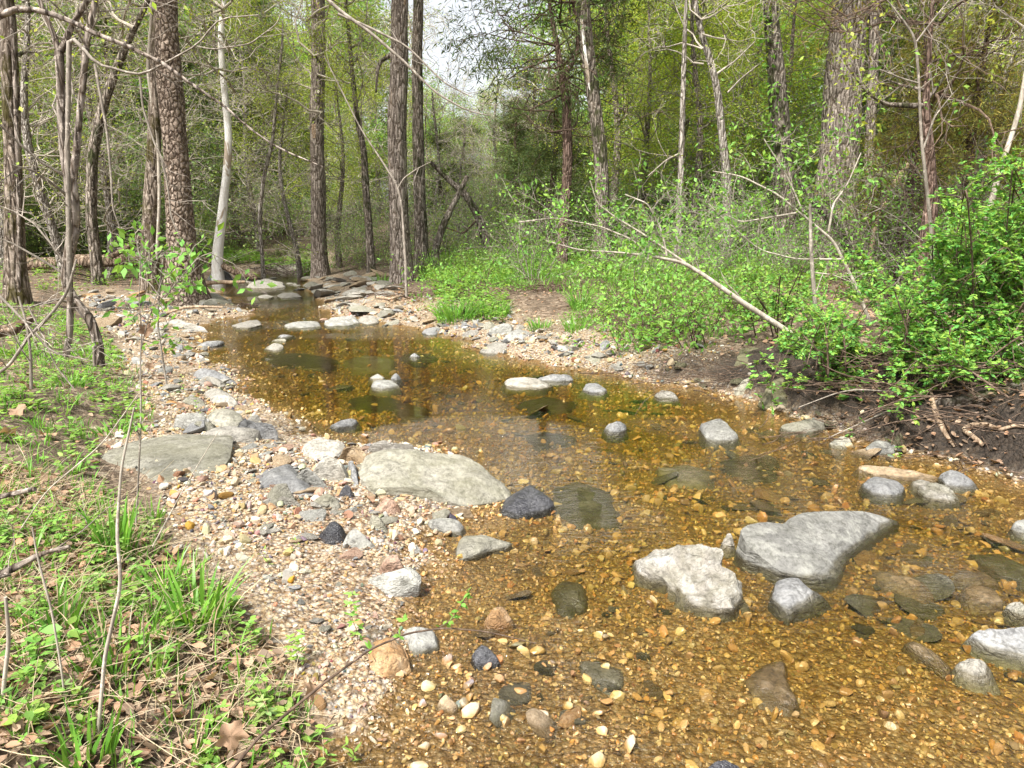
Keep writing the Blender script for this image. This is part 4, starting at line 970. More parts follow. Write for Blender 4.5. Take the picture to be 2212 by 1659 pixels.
def photo_tree(label, pts, mat, top=14.0, crown=None, Y=None, cs=1.0, nside=22, rough=.10, flare=.35, vines=(), branches=(), ivy=None, name='tree', cat='tree', group=None, crown_at=5.5, patches=(), leaf=None, topr=.35):
    """pts: (u, v, width) up the trunk from its foot, all in the upright plane at the foot's distance"""
    g = ground(pts[0][0], pts[0][1]); Y = Y or g[1]
    zg = float(H(at(pts[0][0], pts[0][1], Y)[0], Y, False))
    Q = [np.append(at(u, v, Y), w * pxm(Y) / 2) for u, v, w in pts]
    Q = np.array(Q)
    foot = Q[0].copy(); foot[2] = zg - .15; Q[0, 2] = max(Q[0, 2], zg + .05)
    Q = np.vstack([foot, Q])
    d = Q[-1] - Q[-2]; d = d[:3] / max(abs(d[2]), .1)
    if top > Q[-1][2]:
        hh = top - Q[-1][2]
        Q = np.vstack([Q, np.append(Q[-1][:3] + d * hh * np.array([.5, .5, 1]), Q[-1][3] * topr)])
    n = int(max(24, np.linalg.norm(Q[-1, :3] - Q[0, :3]) / .12))
    L = smoothline(Q, n)
    P, rr = L[:, :3], L[:, 3]
    hgt = P[:, 2] - zg
    rr = rr * (1 + flare * np.exp(-np.maximum(hgt, 0) / .35))
    root = empty(name, (P[0, 0], P[0, 1], zg))
    org = np.array([P[0, 0], P[0, 1], zg])
    sd = int(abs(pts[0][0] * 3 + pts[0][1])) % 91
    rng = np.random.default_rng(sd)
    t = MB(); tube(t, P - org, rr, nside, rough=rough, seed=sd)
    link('trunk', t.mesh('trunk', [M[mat]], tint=False), root)
    for pv, w, m in vines:
        V = smoothline([np.append(at(u, v, Y) - org + np.array([0, -(np.interp(at(u, v, Y)[2], P[:, 2], rr)) * .6, 0]), w * pxm(Y) / 2) for u, v in pv], 30)
        b = MB(); tube(b, V[:, :3], V[:, 3], 7, rough=.15, seed=3); link('vine', b.mesh('vine', [M[m]], tint=False), root)
    ends = []; b = MB(); c = MB()
    for pv, w0, w1, m, lf in branches:
        V = smoothline([at(u, v, Y) - org for u, v in pv], 22)
        R_ = np.linspace(w0, w1, 22) * pxm(Y) / 2
        bb = MB(); tube(bb, V, R_, 8, rough=.12, seed=7); link('branch', bb.mesh('branch', [M[m]], tint=False), root)
        for k in range(int(lf)):
            i = int(rng.integers(5, 21)); dd = unit(V[i + 1 if i < 21 else 21] - V[i - 1]); s = unit(rng.normal(size=3))
            limb(b, ends, rng, V[i], dd + s * .9, rng.uniform(.4, 1.1), max(R_[i] * .4, .004), 2, 4, kids=(2, 4), wob=.25)
    if crown:
        key, seed = crown
        tt, cc, mats, _ = tree_kind(key, seed)
        me = kind_mesh(key, seed, None, leaf)[1]
        i = int(np.argmin(np.abs(P[:, 2] - zg - crown_at)))
        o = link('crown', me, root); o.location = P[i] - org - np.array([0, 0, 2.2 * cs]); o.scale = (cs, cs, cs); o.rotation_euler = (0, 0, rng.uniform(0, 6.28))
    if ends or ivy:
        lm = M[ivy[4]] if ivy else M['leaf_spring']
        if ends: leafy(b, ends, rng, 2.2 if not ivy else 4, .07, spread=.06)
        if ivy: add_ivy(b, P - org, float(np.mean(rr)), rng, ivy[0], ivy[1], ivy[2], ivy[3], 1, ivy[5] if len(ivy) > 5 else None)
        link('foliage', b.mesh('foliage', [M['twig'], lm], smooth=False), root)
    return tag(root, label, cat, group)
pt = photo_tree
pt('leftmost mossy brown trunk at the picture edge, wrapped in vines', [(36, 655, 46), (34, 560, 38), (30, 400, 34), (24, 200, 30), (14, 0, 28)], 'bark_mossy', crown=('decid', 1), vines=[([(52, 640), (48, 420), (42, 250), (36, 100), (32, 40)], 8, 'bark_brown')], branches=[([(40, 120), (52, 112), (80, 112)], 8, 4, 'bark_dark', 1)])
pt('big scaly barked tree with flared roots at the gravel edge', [(398, 655, 82), (397, 600, 66), (392, 520, 54), (384, 400, 50), (372, 240, 47), (364, 120, 44), (358, 0, 42)], 'bark_flaky', crown=('decid', 2), cs=1.2, flare=.5, rough=.12, nside=30)
pt('dark trunk with a pale climbing vine just left of the big scaly tree', [(322, 560, 36), (326, 460, 32), (333, 330, 28), (336, 200, 22), (338, 0, 20)], 'bark_mossy', crown=('decid', 3), vines=[([(344, 560), (349, 430), (347, 330), (334, 230), (322, 150), (330, 50), (333, 0)], 7, 'twig_light')], Y=15)
pt('slim white barked sycamore leaning over the upper pool', [(468, 560, 22), (478, 480, 19), (489, 380, 16), (495, 300, 15), (487, 220, 13), (478, 120, 12), (477, 60, 12), (485, 0, 10)], 'bark_white', crown=('bare', 1), flare=.3, rough=.07, Y=20)
pt('tall straight tree with bare orange wood patches behind the creek bend', [(689, 545, 34), (688, 480, 32), (687, 380, 30), (684, 270, 29), (689, 160, 28), (687, 0, 26)], 'bark_brown', crown=('bare', 2), vines=[([(690, 500), (684, 450), (688, 410)], 12, 'wood_bare'), ([(683, 300), (682, 270)], 13, 'wood_bare'), ([(692, 30), (688, 10)], 11, 'wood_bare')], Y=21)
pt('thick scaly trunk of the pair at mid picture, a dead vine on its left side', [(870, 610, 50), (866, 540, 43), (860, 420, 39), (857, 280, 37), (862, 140, 35), (864, 0, 33)], 'bark_brown', vines=[([(846, 360), (850, 200), (858, 100), (876, 0)], 7, 'wood_bare')], branches=[([(846, 118), (825, 130), (816, 146), (812, 200)], 10, 4, 'bark_dark', 2)])
pt('slimmer dark trunk of the pair at mid picture', [(912, 590, 30), (908, 480, 26), (904, 330, 24), (901, 160, 22), (904, 0, 20)], 'bark_dark')
pt('reddish cedar trunk with upswept arms left of the leaning oak', [(1214, 540, 22), (1222, 440, 20), (1226, 330, 20), (1224, 230, 19), (1216, 170, 15), (1202, 90, 11), (1190, 30, 8)], 'bark_cedar', top=8, crown=('cedar', 1), crown_at=4.2, branches=[([(1222, 160), (1246, 120), (1250, 60), (1236, 0)], 11, 6, 'bark_cedar', 4), ([(1220, 130), (1180, 130), (1130, 150), (1100, 170)], 6, 2, 'bark_cedar', 6), ([(1222, 200), (1180, 220), (1140, 240)], 5, 2, 'bark_cedar', 5)], Y=17)
pt('mottled trunk with a pale stripe leaning left above the middle bank', [(1300, 520, 30), (1302, 400, 29), (1293, 290, 27), (1280, 200, 26), (1268, 100, 28), (1258, 0, 28)], 'bark_dark', crown=('olive', 1), crown_at=7.5, vines=[([(1290, 260), (1272, 180), (1262, 100), (1256, 40)], 9, 'bark_white')], Y=16)
pt('thin grey snag standing in the undergrowth right of centre', [(1464, 560, 15), (1468, 470, 13), (1472, 330, 12), (1476, 180, 10), (1480, 60, 8)], 'bark_grey', top=7, branches=[([(1472, 330), (1440, 345), (1400, 380)], 5, 2, 'twig', 4)], Y=15)
pt('thin crooked tree with lichen blotches', [(1566, 590, 20), (1572, 470, 19), (1570, 380, 18), (1560, 290, 15), (1548, 180, 14), (1512, 60, 11), (1500, 0, 10)], 'bark_grey', top=9, crown=('bare', 2), cs=.6, crown_at=5, branches=[([(1548, 160), (1590, 130), (1630, 90)], 5, 2, 'twig_light', 3), ([(1572, 200), (1600, 170), (1650, 130)], 4, 2, 'twig_light', 3)])
pt('dark straight trunk clothed with bright green leaves high up', [(1700, 590, 46), (1698, 520, 44), (1694, 420, 42), (1688, 300, 40), (1678, 180, 34), (1668, 60, 30), (1664, 0, 28)], 'bark_dark', crown=('decid', 3), crown_at=7, ivy=(420, .15, .18, .55, 'leaf_bush', (-.8, -.3, 0)))
pt('massive pale barked oak behind the right bank', [(1800, 580, 112), (1802, 520, 98), (1808, 420, 82), (1814, 300, 74), (1822, 180, 70), (1834, 60, 70), (1836, 0, 70)], 'bark_brown', crown=('decid', 2), crown_at=8, cs=1.4, nside=34, flare=.3, vines=[([(1846, 560), (1866, 400), (1872, 200), (1880, 0)], 20, 'bark_brown'), ([(1858, 560), (1880, 470), (1930, 380), (1975, 330)], 12, 'wood_bare')])
pt('shredded cedar with outstretched crooked arms above the right bank', [(2000, 520, 30), (2012, 440, 26), (2008, 360, 22), (2004, 300, 20), (1998, 230, 16), (2004, 160, 12), (2010, 60, 8)], 'bark_cedar', top=7, Y=9.5, crown=('olive', 2), crown_at=4.0, branches=[([(2000, 228), (1960, 228), (1915, 226), (1880, 205), (1850, 170), (1830, 140)], 12, 4, 'bark_dark', 6), ([(1998, 195), (1950, 185), (1915, 172)], 8, 3, 'bark_dark', 4), ([(2000, 220), (2030, 180), (2070, 120)], 8, 3, 'bark_dark', 4)])
pt('slender silver sapling right of the outstretched cedar', [(2130, 480, 12), (2150, 400, 11), (2175, 320, 10), (2200, 250, 9), (2212, 180, 8)], 'twig_light', top=6, Y=9, crown=('bare', 3), cs=.4, crown_at=3)
pt('dark leaning branchy trunk in front of the massive oak', [(1846, 560, 22), (1826, 520, 20), (1800, 480, 18), (1770, 450, 16), (1740, 410, 12), (1720, 385, 8)], 'bark_dark', top=0, Y=13, flare=.1)
pt('leaning cedar stem behind the massive oak', [(1862, 560, 20), (1876, 420, 22), (1900, 340, 20), (1930, 280, 14), (1960, 200, 8)], 'bark_cedar', top=0, crown=('cedar', 2), crown_at=3.5, cs=.6, Y=18.5)
pt('dead slanting trunk in the thicket left of the cedars', [(940, 540, 16), (960, 480, 15), (985, 430, 12), (1010, 380, 9)], 'bark_dark', top=0, Y=17)
pt('slanting dark trunk in the thicket right of the dead one', [(1055, 540, 18), (1035, 470, 17), (1005, 420, 14), (965, 385, 11), (930, 350, 7)], 'bark_dark', top=0, branches=[([(1035, 470), (1000, 505), (960, 490)], 5, 2, 'twig_brown', 2)], Y=18)
pt('dark crooked trunk with leafy sprays left of the pair', [(798, 500, 16), (790, 400, 15), (786, 320, 13), (770, 250, 11), (760, 150, 9), (750, 40, 7)], 'bark_dark', top=8, crown=('decid', 3), crown_at=3.2, cs=.6, Y=19)
pt('leafy sapling arching over the last pool', [(560, 470, 8), (570, 380, 8), (590, 300, 7), (598, 200, 6), (610, 90, 5)], 'bark_grey', top=7, crown=('decid', 1), crown_at=3.4, cs=.55, Y=21)
pt('dark slanting trunk crossing behind the left saplings', [(196, 470, 22), (200, 330, 20), (222, 230, 18), (262, 120, 15), (290, 60, 12), (322, 0, 10)], 'bark_dark', top=9, crown=('bare', 1), crown_at=6, Y=16.5)
pt('grey young tree behind the leaning sapling', [(130, 540, 18), (128, 430, 16), (118, 330, 15), (84, 230, 13), (70, 180, 12), (60, 90, 11)], 'bark_grey', top=9, crown=('bare', 2), crown_at=5, Y=24)
pt('slim twin stemmed tree behind the leftmost trunk', [(96, 520, 14), (90, 380, 13), (80, 260, 12), (70, 120, 10), (60, 0, 9)], 'bark_grey', top=9, crown=('decid', 2), crown_at=5, cs=.7, Y=24)
# the leaning, forked saplings of the left bank (close by)
def stemline(root, pts, Y, mat, org, name='stem', sides=14, rough=.1, n=40, dy=0):
    Q = np.array([np.append(at(u, v, Y + (k / max(1, len(pts) - 1)) * dy) - org, wd * pxm(Y) / 2) for k, (u, v, wd) in enumerate(pts)])
    L = smoothline(Q, n); b = MB(); tube(b, L[:, :3], L[:, 3], sides, rough=rough, seed=int(pts[0][0]) % 31)
    link(name, b.mesh(name, [M[mat]], tint=False), root)
    return L
def sapling(label, Y, stems, mat, twigs=0, leafm='leaf_spring', size=.05, per=2, cat='sapling', name='sapling', foot=None, tw=(.3, .9), mt='twig', group=None, lv=(2, 3)):
    u, v, w = stems[0][0]
    f = at(u, v, Y); f[2] = float(H(f[0], f[1], False))
    root = empty(name, f); org = f; rng = np.random.default_rng(int(u + v) % 500)
    b = MB(); ends = []
    for k, s in enumerate(stems):
        L = stemline(root, s, Y, mat, org, 'trunk' if k == 0 else 'branch')
        for q in range(twigs):
            i = int(rng.integers(6, len(L) - 1)); dd = unit(L[i, :3] - L[i - 1, :3])
            limb(b, ends, rng, L[i, :3], dd * .7 + unit(rng.normal(size=3)), rng.uniform(*tw), max(.003, L[i, 3] * .3), lv[0], lv[1], kids=(2, 4), wob=.22, up=.02)
    if ends:
        if per: leafy(b, ends, rng, per, size, spread=size * .8)
        link('foliage', b.mesh('foliage', [M[mt], M[leafm]], smooth=False), root)
    return tag(root, label, cat, group)
sapling('sinuous brown sapling leaning out of the grass with a forked top', 6.2, [
    [(214, 790, 24), (212, 740, 22), (195, 690, 20), (160, 650, 20), (140, 610, 19), (147, 560, 21), (158, 500, 25), (156, 420, 27), (140, 330, 18), (133, 250, 17), (131, 170, 15), (128, 110, 16)],
    [(152, 430, 18), (165, 330, 14), (172, 250, 13), (180, 170, 13), (188, 80, 12), (205, 10, 11), (215, -60, 10), (230, -200, 8)],
    [(130, 115, 13), (110, 60, 10), (84, 0, 9), (50, -80, 7)],
    [(132, 110, 13), (155, 55, 11), (186, 5, 11), (230, -60, 9)]], 'bark_brown', twigs=7, per=1, size=.06, tw=(.5, 1.3))
sapling('straight stem rising beside the sinuous sapling', 5.8, [[(143, 770, 14), (150, 720, 14), (152, 660, 13), (150, 600, 13)]], 'bark_brown', cat='stem', name='sapling')
sapling('long bare limb arching right across the top left of the picture', 4.6, [
    [(-160, 760, 18), (-150, 400, 17), (-90, 120, 16), (0, 32, 13), (33, 20, 12), (83, 21, 11), (143, 40, 10), (207, 73, 9), (277, 100, 8), (353, 137, 7), (407, 177, 6), (483, 227, 5), (533, 273, 4.5), (600, 320, 4), (697, 360, 2.5)]], 'bark_brown', twigs=3, per=0, tw=(.2, .5), cat='arching limb')
sapling('grey twiggy branch forking in front of the left trunks', 5.4, [
    [(150, 640, 10), (146, 300, 9), (150, 75, 10), (185, 110, 7), (205, 138, 6), (250, 148, 5), (300, 165, 5), (350, 140, 4), (430, 95, 3.5), (470, 40, 3), (560, 32, 2)],
    [(205, 138, 5), (216, 200, 5), (232, 290, 5), (240, 380, 4), (243, 450, 3), (262, 500, 2)],
    [(302, 166, 4), (308, 230, 4), (330, 300, 4), (352, 350, 4), (362, 400, 3), (370, 470, 3), (396, 530, 2)],
    [(425, 100, 3), (460, 107, 3), (540, 95, 3), (600, 50, 2), (606, 30, 2)]], 'twig', twigs=5, per=0, tw=(.2, .6), cat='branch', name='branch')
sapling('pale whippy sapling forked in front of the mid picture pair', 8.0, [
    [(878, 640, 6), (876, 560, 5.5), (868, 440, 5), (858, 400, 4.5), (820, 340, 3.5), (780, 280, 3), (740, 200, 2.4), (700, 120, 2)],
    [(858, 410, 3), (872, 385, 2.6), (900, 365, 2), (930, 350, 1.5)]], 'twig', twigs=3, per=0, tw=(.3, .8))
sapling('long bare creeper limbs slanting across the sky gap', 7.5, [
    [(560, -150, 7), (730, 20, 7), (800, 70, 6), (870, 130, 5), (940, 200, 4), (1010, 240, 3), (1060, 250, 2)],
    [(730, 30, 5), (800, 60, 5), (880, 100, 4), (960, 180, 3), (1020, 210, 2)]], 'twig', twigs=3, per=0, tw=(.3, .9), cat='branch', name='branch')
sapling('pale grey sapling leaning left from the right bank with fresh leaves', 6.4, [
    [(1756, 762, 14), (1715, 725, 12), (1682, 703, 12), (1640, 676, 11), (1608, 656, 11), (1565, 626, 10), (1518, 593, 9), (1475, 567, 8), (1400, 552, 5.5), (1330, 545, 4), (1250, 540, 2.8), (1180, 520, 2)],
    [(1480, 568, 6), (1440, 540, 5), (1380, 500, 4), (1330, 470, 3), (1290, 440, 2), (1275, 390, 2)],
    [(1400, 552, 5), (1370, 520, 4), (1300, 490, 3), (1200, 470, 2), (1120, 480, 2)],
    [(1440, 552, 5), (1430, 500, 3), (1400, 440, 3), (1350, 420, 2)]], 'twig_light', twigs=12, leafm='leaf_bush', per=6, size=.05, tw=(.2, .55))
sapling('thin upright pale stem beside the foot of the leaning sapling', 6.6, [[(1772, 770, 11), (1764, 690, 9), (1757, 610, 9), (1752, 540, 8), (1750, 440, 5)]], 'twig', twigs=3, leafm='leaf_bush', per=4, size=.045, cat='stem')
sapling('sprawling leafy branches in front of the dark straight trunk', 7.4, [
    [(1880, 700, 8), (1850, 620, 7), (1800, 520, 6), (1740, 470, 5), (1680, 420, 4), (1600, 380, 3), (1540, 370, 2)],
    [(1790, 500, 5), (1800, 440, 4), (1830, 400, 3), (1860, 330, 2)],
    [(1720, 460, 4), (1660, 470, 3), (1600, 480, 3), (1560, 460, 2)],
    [(1820, 560, 5), (1720, 560, 3), (1640, 540, 3), (1560, 470, 2), (1530, 440, 2)],
    [(1740, 470, 4), (1700, 380, 3), (1650, 300, 2)]], 'twig_light', twigs=10, leafm='leaf_bush', per=5, size=.055, tw=(.25, .65))
sapling('bare grey forked twigs at the upper right in front of the cedars', 6.0, [
    [(2020, 700, 8), (2010, 480, 7), (1990, 300, 6), (1985, 180, 5), (1978, 80, 5), (1940, 30, 3), (1900, -20, 2)],
    [(1980, 90, 4), (2010, 50, 3), (2050, 0, 2)], [(1995, 320, 4), (2020, 250, 3), (2060, 200, 2)], [(1985, 180, 4), (1950, 170, 3), (1900, 150, 2)]], 'twig', twigs=5, leafm='leaf_green', per=1.2, size=.05, tw=(.25, .7))
# background: rows of trees, each with its trunk and crown
KL = {'decid': ('tree', 'spring green tree in the wood', 'spring green trees of the wood'), 'bare': ('tree', 'nearly bare twiggy grey tree in the wood', 'bare twiggy trees of the wood'),
      'cedar': ('cedar', 'dark green cedar in the wood', 'dark cedars of the wood'), 'olive': ('cedar', 'olive tinted cedar in the wood', 'olive cedars of the wood'), 'far': ('tree', 'distant leafy tree closing the view', 'distant trees behind the wood')}
NMK = {'decid': 'leafy_tree', 'bare': 'bare_tree', 'cedar': 'cedar_tree', 'olive': 'cedar_tree', 'far': 'distant_tree'}
def wood(key, u, Y, s, lbl=None, **k):
    x = (u - 1106) / FP * Y
    c, l, g = KL[key]
    k.setdefault('sz', s * (.74 if Y < 33 else .85))
    return plant_tree(key, int(trng.integers(1, 4)), x, Y, s, NMK[key], l + (lbl or ''), c, g, **k)
# hand placed by what the picture shows from left to right
spots = [('decid', -60, 19, .9), ('decid', 60, 20, .9), ('bare', 130, 17, .8), ('bare', 250, 19, .9), ('cedar', 300, 26, 1.0), ('bare', 400, 24, .9), ('cedar', 440, 30, 1.0), ('cedar', 520, 33, 1.1), ('bare', 560, 27, .8), ('decid', 590, 36, .9),
         ('cedar', 620, 34, .9), ('decid', 740, 24, .7), ('bare', 760, 30, .8), ('decid', 800, 27, .62), ('decid', 690, 40, 1.0), ('bare', 640, 22, .6), ('cedar', 960, 26, .52), ('cedar', 1010, 30, .6), ('bare', 1000, 22, .45), ('decid', 930, 34, .6), ('decid', 1060, 36, .62),
         ('cedar', 1120, 24, .62), ('bare', 950, 25, .6), ('bare', 1075, 28, .65), ('bare', 1180, 26, .75), ('cedar', 1160, 28, .85), ('cedar', 1190, 22, .66), ('bare', 1100, 27, .6), ('decid', 1330, 23, 1.0), ('decid', 1380, 21, .8), ('decid', 1430, 24, 1.0), ('decid', 1400, 27, 1.1), ('decid', 1500, 20, .85), ('decid', 1570, 23, .95), ('cedar', 1530, 29, 1.1), ('decid', 1630, 21, .85),
         ('decid', 1640, 24, 1.0), ('decid', 1740, 21, .95), ('decid', 1750, 21, .8), ('decid', 1880, 22, 1.0), ('olive', 1930, 12.5, .55), ('olive', 2060, 13, .65), ('decid', 2180, 15, .7), ('cedar', 2050, 18, .95), ('olive', 2260, 14, .8), ('cedar', 2200, 19, 1.0), ('decid', 1960, 19, .9), ('decid', 2120, 16, .8), ('bare', 1950, 18, .7), ('bare', 2100, 14, .6), ('cedar', 2350, 16, 1.0), ('decid', -180, 19, 1.0), ('bare', 20, 19, .8)]
for k, u, Y, s in spots:
    wood(k, u, Y, s)
for i in range(52):
    u = -300 + i * 54 + trng.uniform(-25, 25); Y = trng.uniform(34, 50)
    if 900 < u < 1260:
        wood('far', u, Y, .42 + .1 * trng.random())
    else:
        wood(trng.choice(['far', 'far', 'cedar', 'bare', 'decid']), u, Y, trng.uniform(.95, 1.25))
for i in range(34):                              # beside and behind the viewer's field, for other viewpoints and reflections
    u = -300 + i * 80; Y = trng.uniform(52, 66)
    wood('far', u, Y, 1.2 if not 850 < u < 1300 else .5, leaf=None)
# ---------------------------------------------------------------- shrubs of the wood and banks
def shrub(key, u, v, s, label, group=None, leaf=None, bark=None, cat='shrub', name='shrub', Y=None, seed=None):
    g = ground(u, v) if Y is None else np.array([(u - 1106) / FP * Y, Y, 0])
    return plant_tree(key, seed or int(trng.integers(1, 4)), g[0], g[1], s, name, label, cat, group, bark=bark, leaf=leaf)
for u, Y, s in [(-40, 22, 1.6), (60, 22, 1.5), (110, 24, 1.7), (170, 22, 1.5), (230, 24, 1.8), (280, 23, 1.5), (330, 24, 1.5), (250, 26, 2.0), (120, 27, 2.1), (20, 25, 2.0), (400, 25, 1.3), (160, 27, 2.2), (60, 27, 2.3), (300, 28, 2.0), (350, 25, 1.5)]:
    shrub('shrub', u, 0, s, 'pale green understorey shrub left of the creek', 'understorey shrubs left of the creek', Y=Y)
for u, Y, s in [(560, 30, 1.2), (620, 31, 1.2), (520, 29, 1.2), (740, 26, 1.0), (790, 22, .8), (820, 28, 1.4), (660, 33, 1.5), (920, 24, 1.3), (960, 20, .9), (990, 26, 1.5), (1080, 22, 1.1), (1060, 27, 1.7), (1120, 19, .8), (1160, 24, 1.5)]:
    shrub(trng.choice(['shrub', 'brush']), u, 0, s, 'green thicket shrub beyond the creek bend', 'thicket shrubs beyond the creek bend', Y=Y)
for k in range(46):
    u = trng.uniform(1180, 2330); Y = trng.uniform(18.5, 27)
    shrub(trng.choice(['shrub', 'brush', 'brush']), u, 0, trng.uniform(.8, 1.9), 'tangled green thicket shrub behind the right bank', 'thicket shrubs behind the right bank', Y=Y, leaf='leaf_green')
# low leafy growth on the right bank
for u, v, s, l in [(1030, 635, 1.5, 'dark leafed low bush above the tall grass by the creek'), (1010, 560, 1.2, 'bright low bush behind the pair of trunks'), (1090, 570, 1.1, 'low bush on the bank left of the litter path'),
                   (1440, 715, 1.7, 'bright round bush hanging over the right bank'), (1530, 730, 1.5, 'dark edged bush over the brushwood of the right bank'), (1400, 670, 1.4, 'bright bush behind the round bank bush'), (1500, 650, 1.4, 'loose bush behind the leaning sapling'), (1350, 740, 1.1, 'small bush at the lower end of the litter path'),
                   (1600, 680, 1.3, 'low green bush at the bend of the leaning sapling'), (1660, 680, 1.0, 'low green bush by the foot of the leaning sapling'), (1640, 610, 1.3, 'pale green bush before the dark straight trunk'), (1900, 640, 1.2, 'low bush in the litter beside the massive oak'),
                   (690, 590, 1.5, 'small dark green shrub on the gravel by the last pool'), (1270, 690, .7, 'little tuft bush in the middle of the litter path'), (930, 600, 1.0, 'low bush at the foot of the slimmer dark trunk'), (1000, 690, .8, 'leafy tuft right above the triangular grey stone')]:
    shrub('low', u, v, s, l, cat='bush', name='bush')
for k in range(60):
    u, v = trng.uniform(950, 1720), trng.uniform(548, 600)
    shrub('low', u, v, trng.uniform(.7, 1.5), 'low green undergrowth plant on the wooded right bank', 'undergrowth plants of the right bank', leaf=trng.choice(['leaf_mid', 'leaf_bush', 'leaf_green']), cat='plant', name='undergrowth_plant')
for k in range(26):
    u, v = trng.uniform(0, 640), trng.uniform(545, 570)
    shrub('low', u, v, trng.uniform(.8, 1.6), 'low green undergrowth plant behind the fallen logs', 'undergrowth plants behind the logs', leaf='leaf_mid', cat='plant', name='undergrowth_plant')
for u, Y, s in [(1150, 13.5, .7), (1380, 13.5, .8), (1520, 13, .7), (1620, 13.5, .8), (1600, 15, .9), (1900, 12, .9), (2060, 11, .9), (2200, 10, .9), (1720, 13, .6), (2300, 9, .8)]:
    shrub('brush', u, 0, s, 'sparse twiggy bush just behind the right bank', 'sparse bushes behind the right bank', Y=Y, leaf='leaf_bush')
# ---------------------------------------------------------------- rose bush hanging over the right bank
def rose_bush(label, Y, canes, n_side, leaflets, seed, size=.03, leaf='leaf_bush'):
    rng = np.random.default_rng(seed)
    u, v = canes[0][0]; f = at(u, v, Y); f[2] = float(H(f[0], f[1], False)); root = empty('rose_bush', f)
    c = MB(); LP, LD = [], []
    for cn in canes:
        yy = Y + rng.normal(0, .28)
        Q = smoothline([at(p[0], p[1], yy + .25 * math.sin(i * 1.3 + seed)) - f for i, p in enumerate(cn)], 30)
        b = MB(); tube(b, Q, np.linspace(.008, .003, 30), 5, rough=.1); link('cane', b.mesh('cane', [M['twig_brown']], tint=False), root)
        for s in range(n_side):
            i = int(rng.integers(4, 29)); dd = unit(Q[i] - Q[i - 1]); d = unit(dd * rng.uniform(.2, 1) + unit(rng.normal(size=3)) * .9 + np.array([0, 0, .12]))
            L = rng.uniform(.12, .42); P = [Q[i]]
            for k in range(5):
                d = unit(d + rng.normal(size=3) * .22 + np.array([0, 0, -.08])); P.append(P[-1] + d * L / 5)
            P = np.array(P); tube(c, P, np.linspace(.0028, .0012, 6), 3, 0, cap=False)
            for k in range(leaflets):
                t = rng.uniform(.15, 1) * 4.99; j = int(t); q = P[j] + (P[j + 1] - P[j]) * (t - j)
                # a compound leaf: five to seven leaflets along a short rachis
                rd = unit(unit(P[j + 1] - P[j]) * .5 + rng.normal(size=3) * .8 + np.array([0, 0, .1])); rl = rng.uniform(.04, .075)
                sd = unit(np.cross(rd, [0, 0, 1.0]) + rng.normal(size=3) * .15)
                for m in (.35, .65, .95):
                    for sg in (-1, 1):
                        LP.append(q + rd * rl * m); LD.append(unit(rd * .6 + sd * sg))
                LP.append(q + rd * rl); LD.append(rd)
    LP = np.array(LP); LD = np.array(LD); n = len(LP)
    N = unit(rng.normal(size=(n, 3)) * .35 + np.array([0, -.15, 1.0]))
    L = size * rng.uniform(.7, 1.35, n)
    leaf8(c, LP, LD, N, L, L * .62, 1, tints(rng, n, .45, 1.4, .2))
    link('foliage', c.mesh('foliage', [M['twig_brown'], M[leaf]]), root)
    return tag(root, label, 'bush')
def fan(seed, n, u0, v0, us, vs, ue, ve):
    r = np.random.default_rng(seed); out = []
    for k in range(n):
        a = r.random()
        s = (u0 + r.uniform(-us, us), v0 + r.uniform(-vs, vs))
        e = (r.uniform(*ue), r.uniform(*ve))
        m = ((s[0] + e[0]) / 2 + r.uniform(-40, 40), min(s[1], e[1]) - r.uniform(20, 130))
        out.append([s, (s[0] * .7 + m[0] * .3, s[1] * .45 + m[1] * .55), m, (m[0] * .4 + e[0] * .6, m[1] * .55 + e[1] * .45), e])
    return out
rose_bush('biggest bright green bush filling the right edge over the bank', 5.3, fan(1, 20, 2150, 850, 150, 20, (1980, 2330), (530, 720)), 16, 6, 1)
rose_bush('tall light topped bush at the upper right edge', 5.6, fan(2, 14, 2220, 700, 120, 30, (2040, 2360), (430, 560)), 14, 6, 2)
rose_bush('arching bush in front of the dark bank between sapling and right edge', 5.5, fan(3, 11, 2000, 850, 120, 20, (1800, 2000), (690, 820)), 16, 6, 3)
rose_bush('small leafed bush tumbling over the large mossy boulder', 5.7, fan(4, 9, 1790, 800, 50, 20, (1655, 1840), (770, 850)), 15, 6, 4)
rose_bush('hanging sprigs whose tips reach down to the water', 5.0, [[(2110, 860), (2050, 800), (1990, 820), (1945, 880), (1925, 960)], [(2110, 860), (2070, 780), (2000, 800), (1960, 850), (1905, 905)], [(2100, 860), (2010, 790), (1900, 800), (1800, 840), (1740, 850)], [(2180, 860), (2080, 790), (1980, 790), (1900, 860)]], 14, 6, 5)
rose_bush('far bush between the outstretched cedar and the right edge', 6.6, fan(6, 12, 2150, 640, 140, 20, (1960, 2250), (560, 640)), 16, 6, 6, .036)
rose_bush('thin leafed bush in front of the litter slope', 7.2, fan(7, 5, 1900, 740, 60, 20, (1790, 1980), (620, 700)), 9, 4, 7, .036)
rose_bush('low arching bush around the foot of the leaning sapling', 7.2, fan(8, 6, 1690, 740, 70, 16, (1570, 1740), (660, 740)), 9, 5, 8, .034)
rose_bush('low bush drooping over the dark bank at the right edge', 5.1, fan(9, 14, 2160, 830, 120, 20, (1960, 2330), (800, 930)), 16, 6, 9)
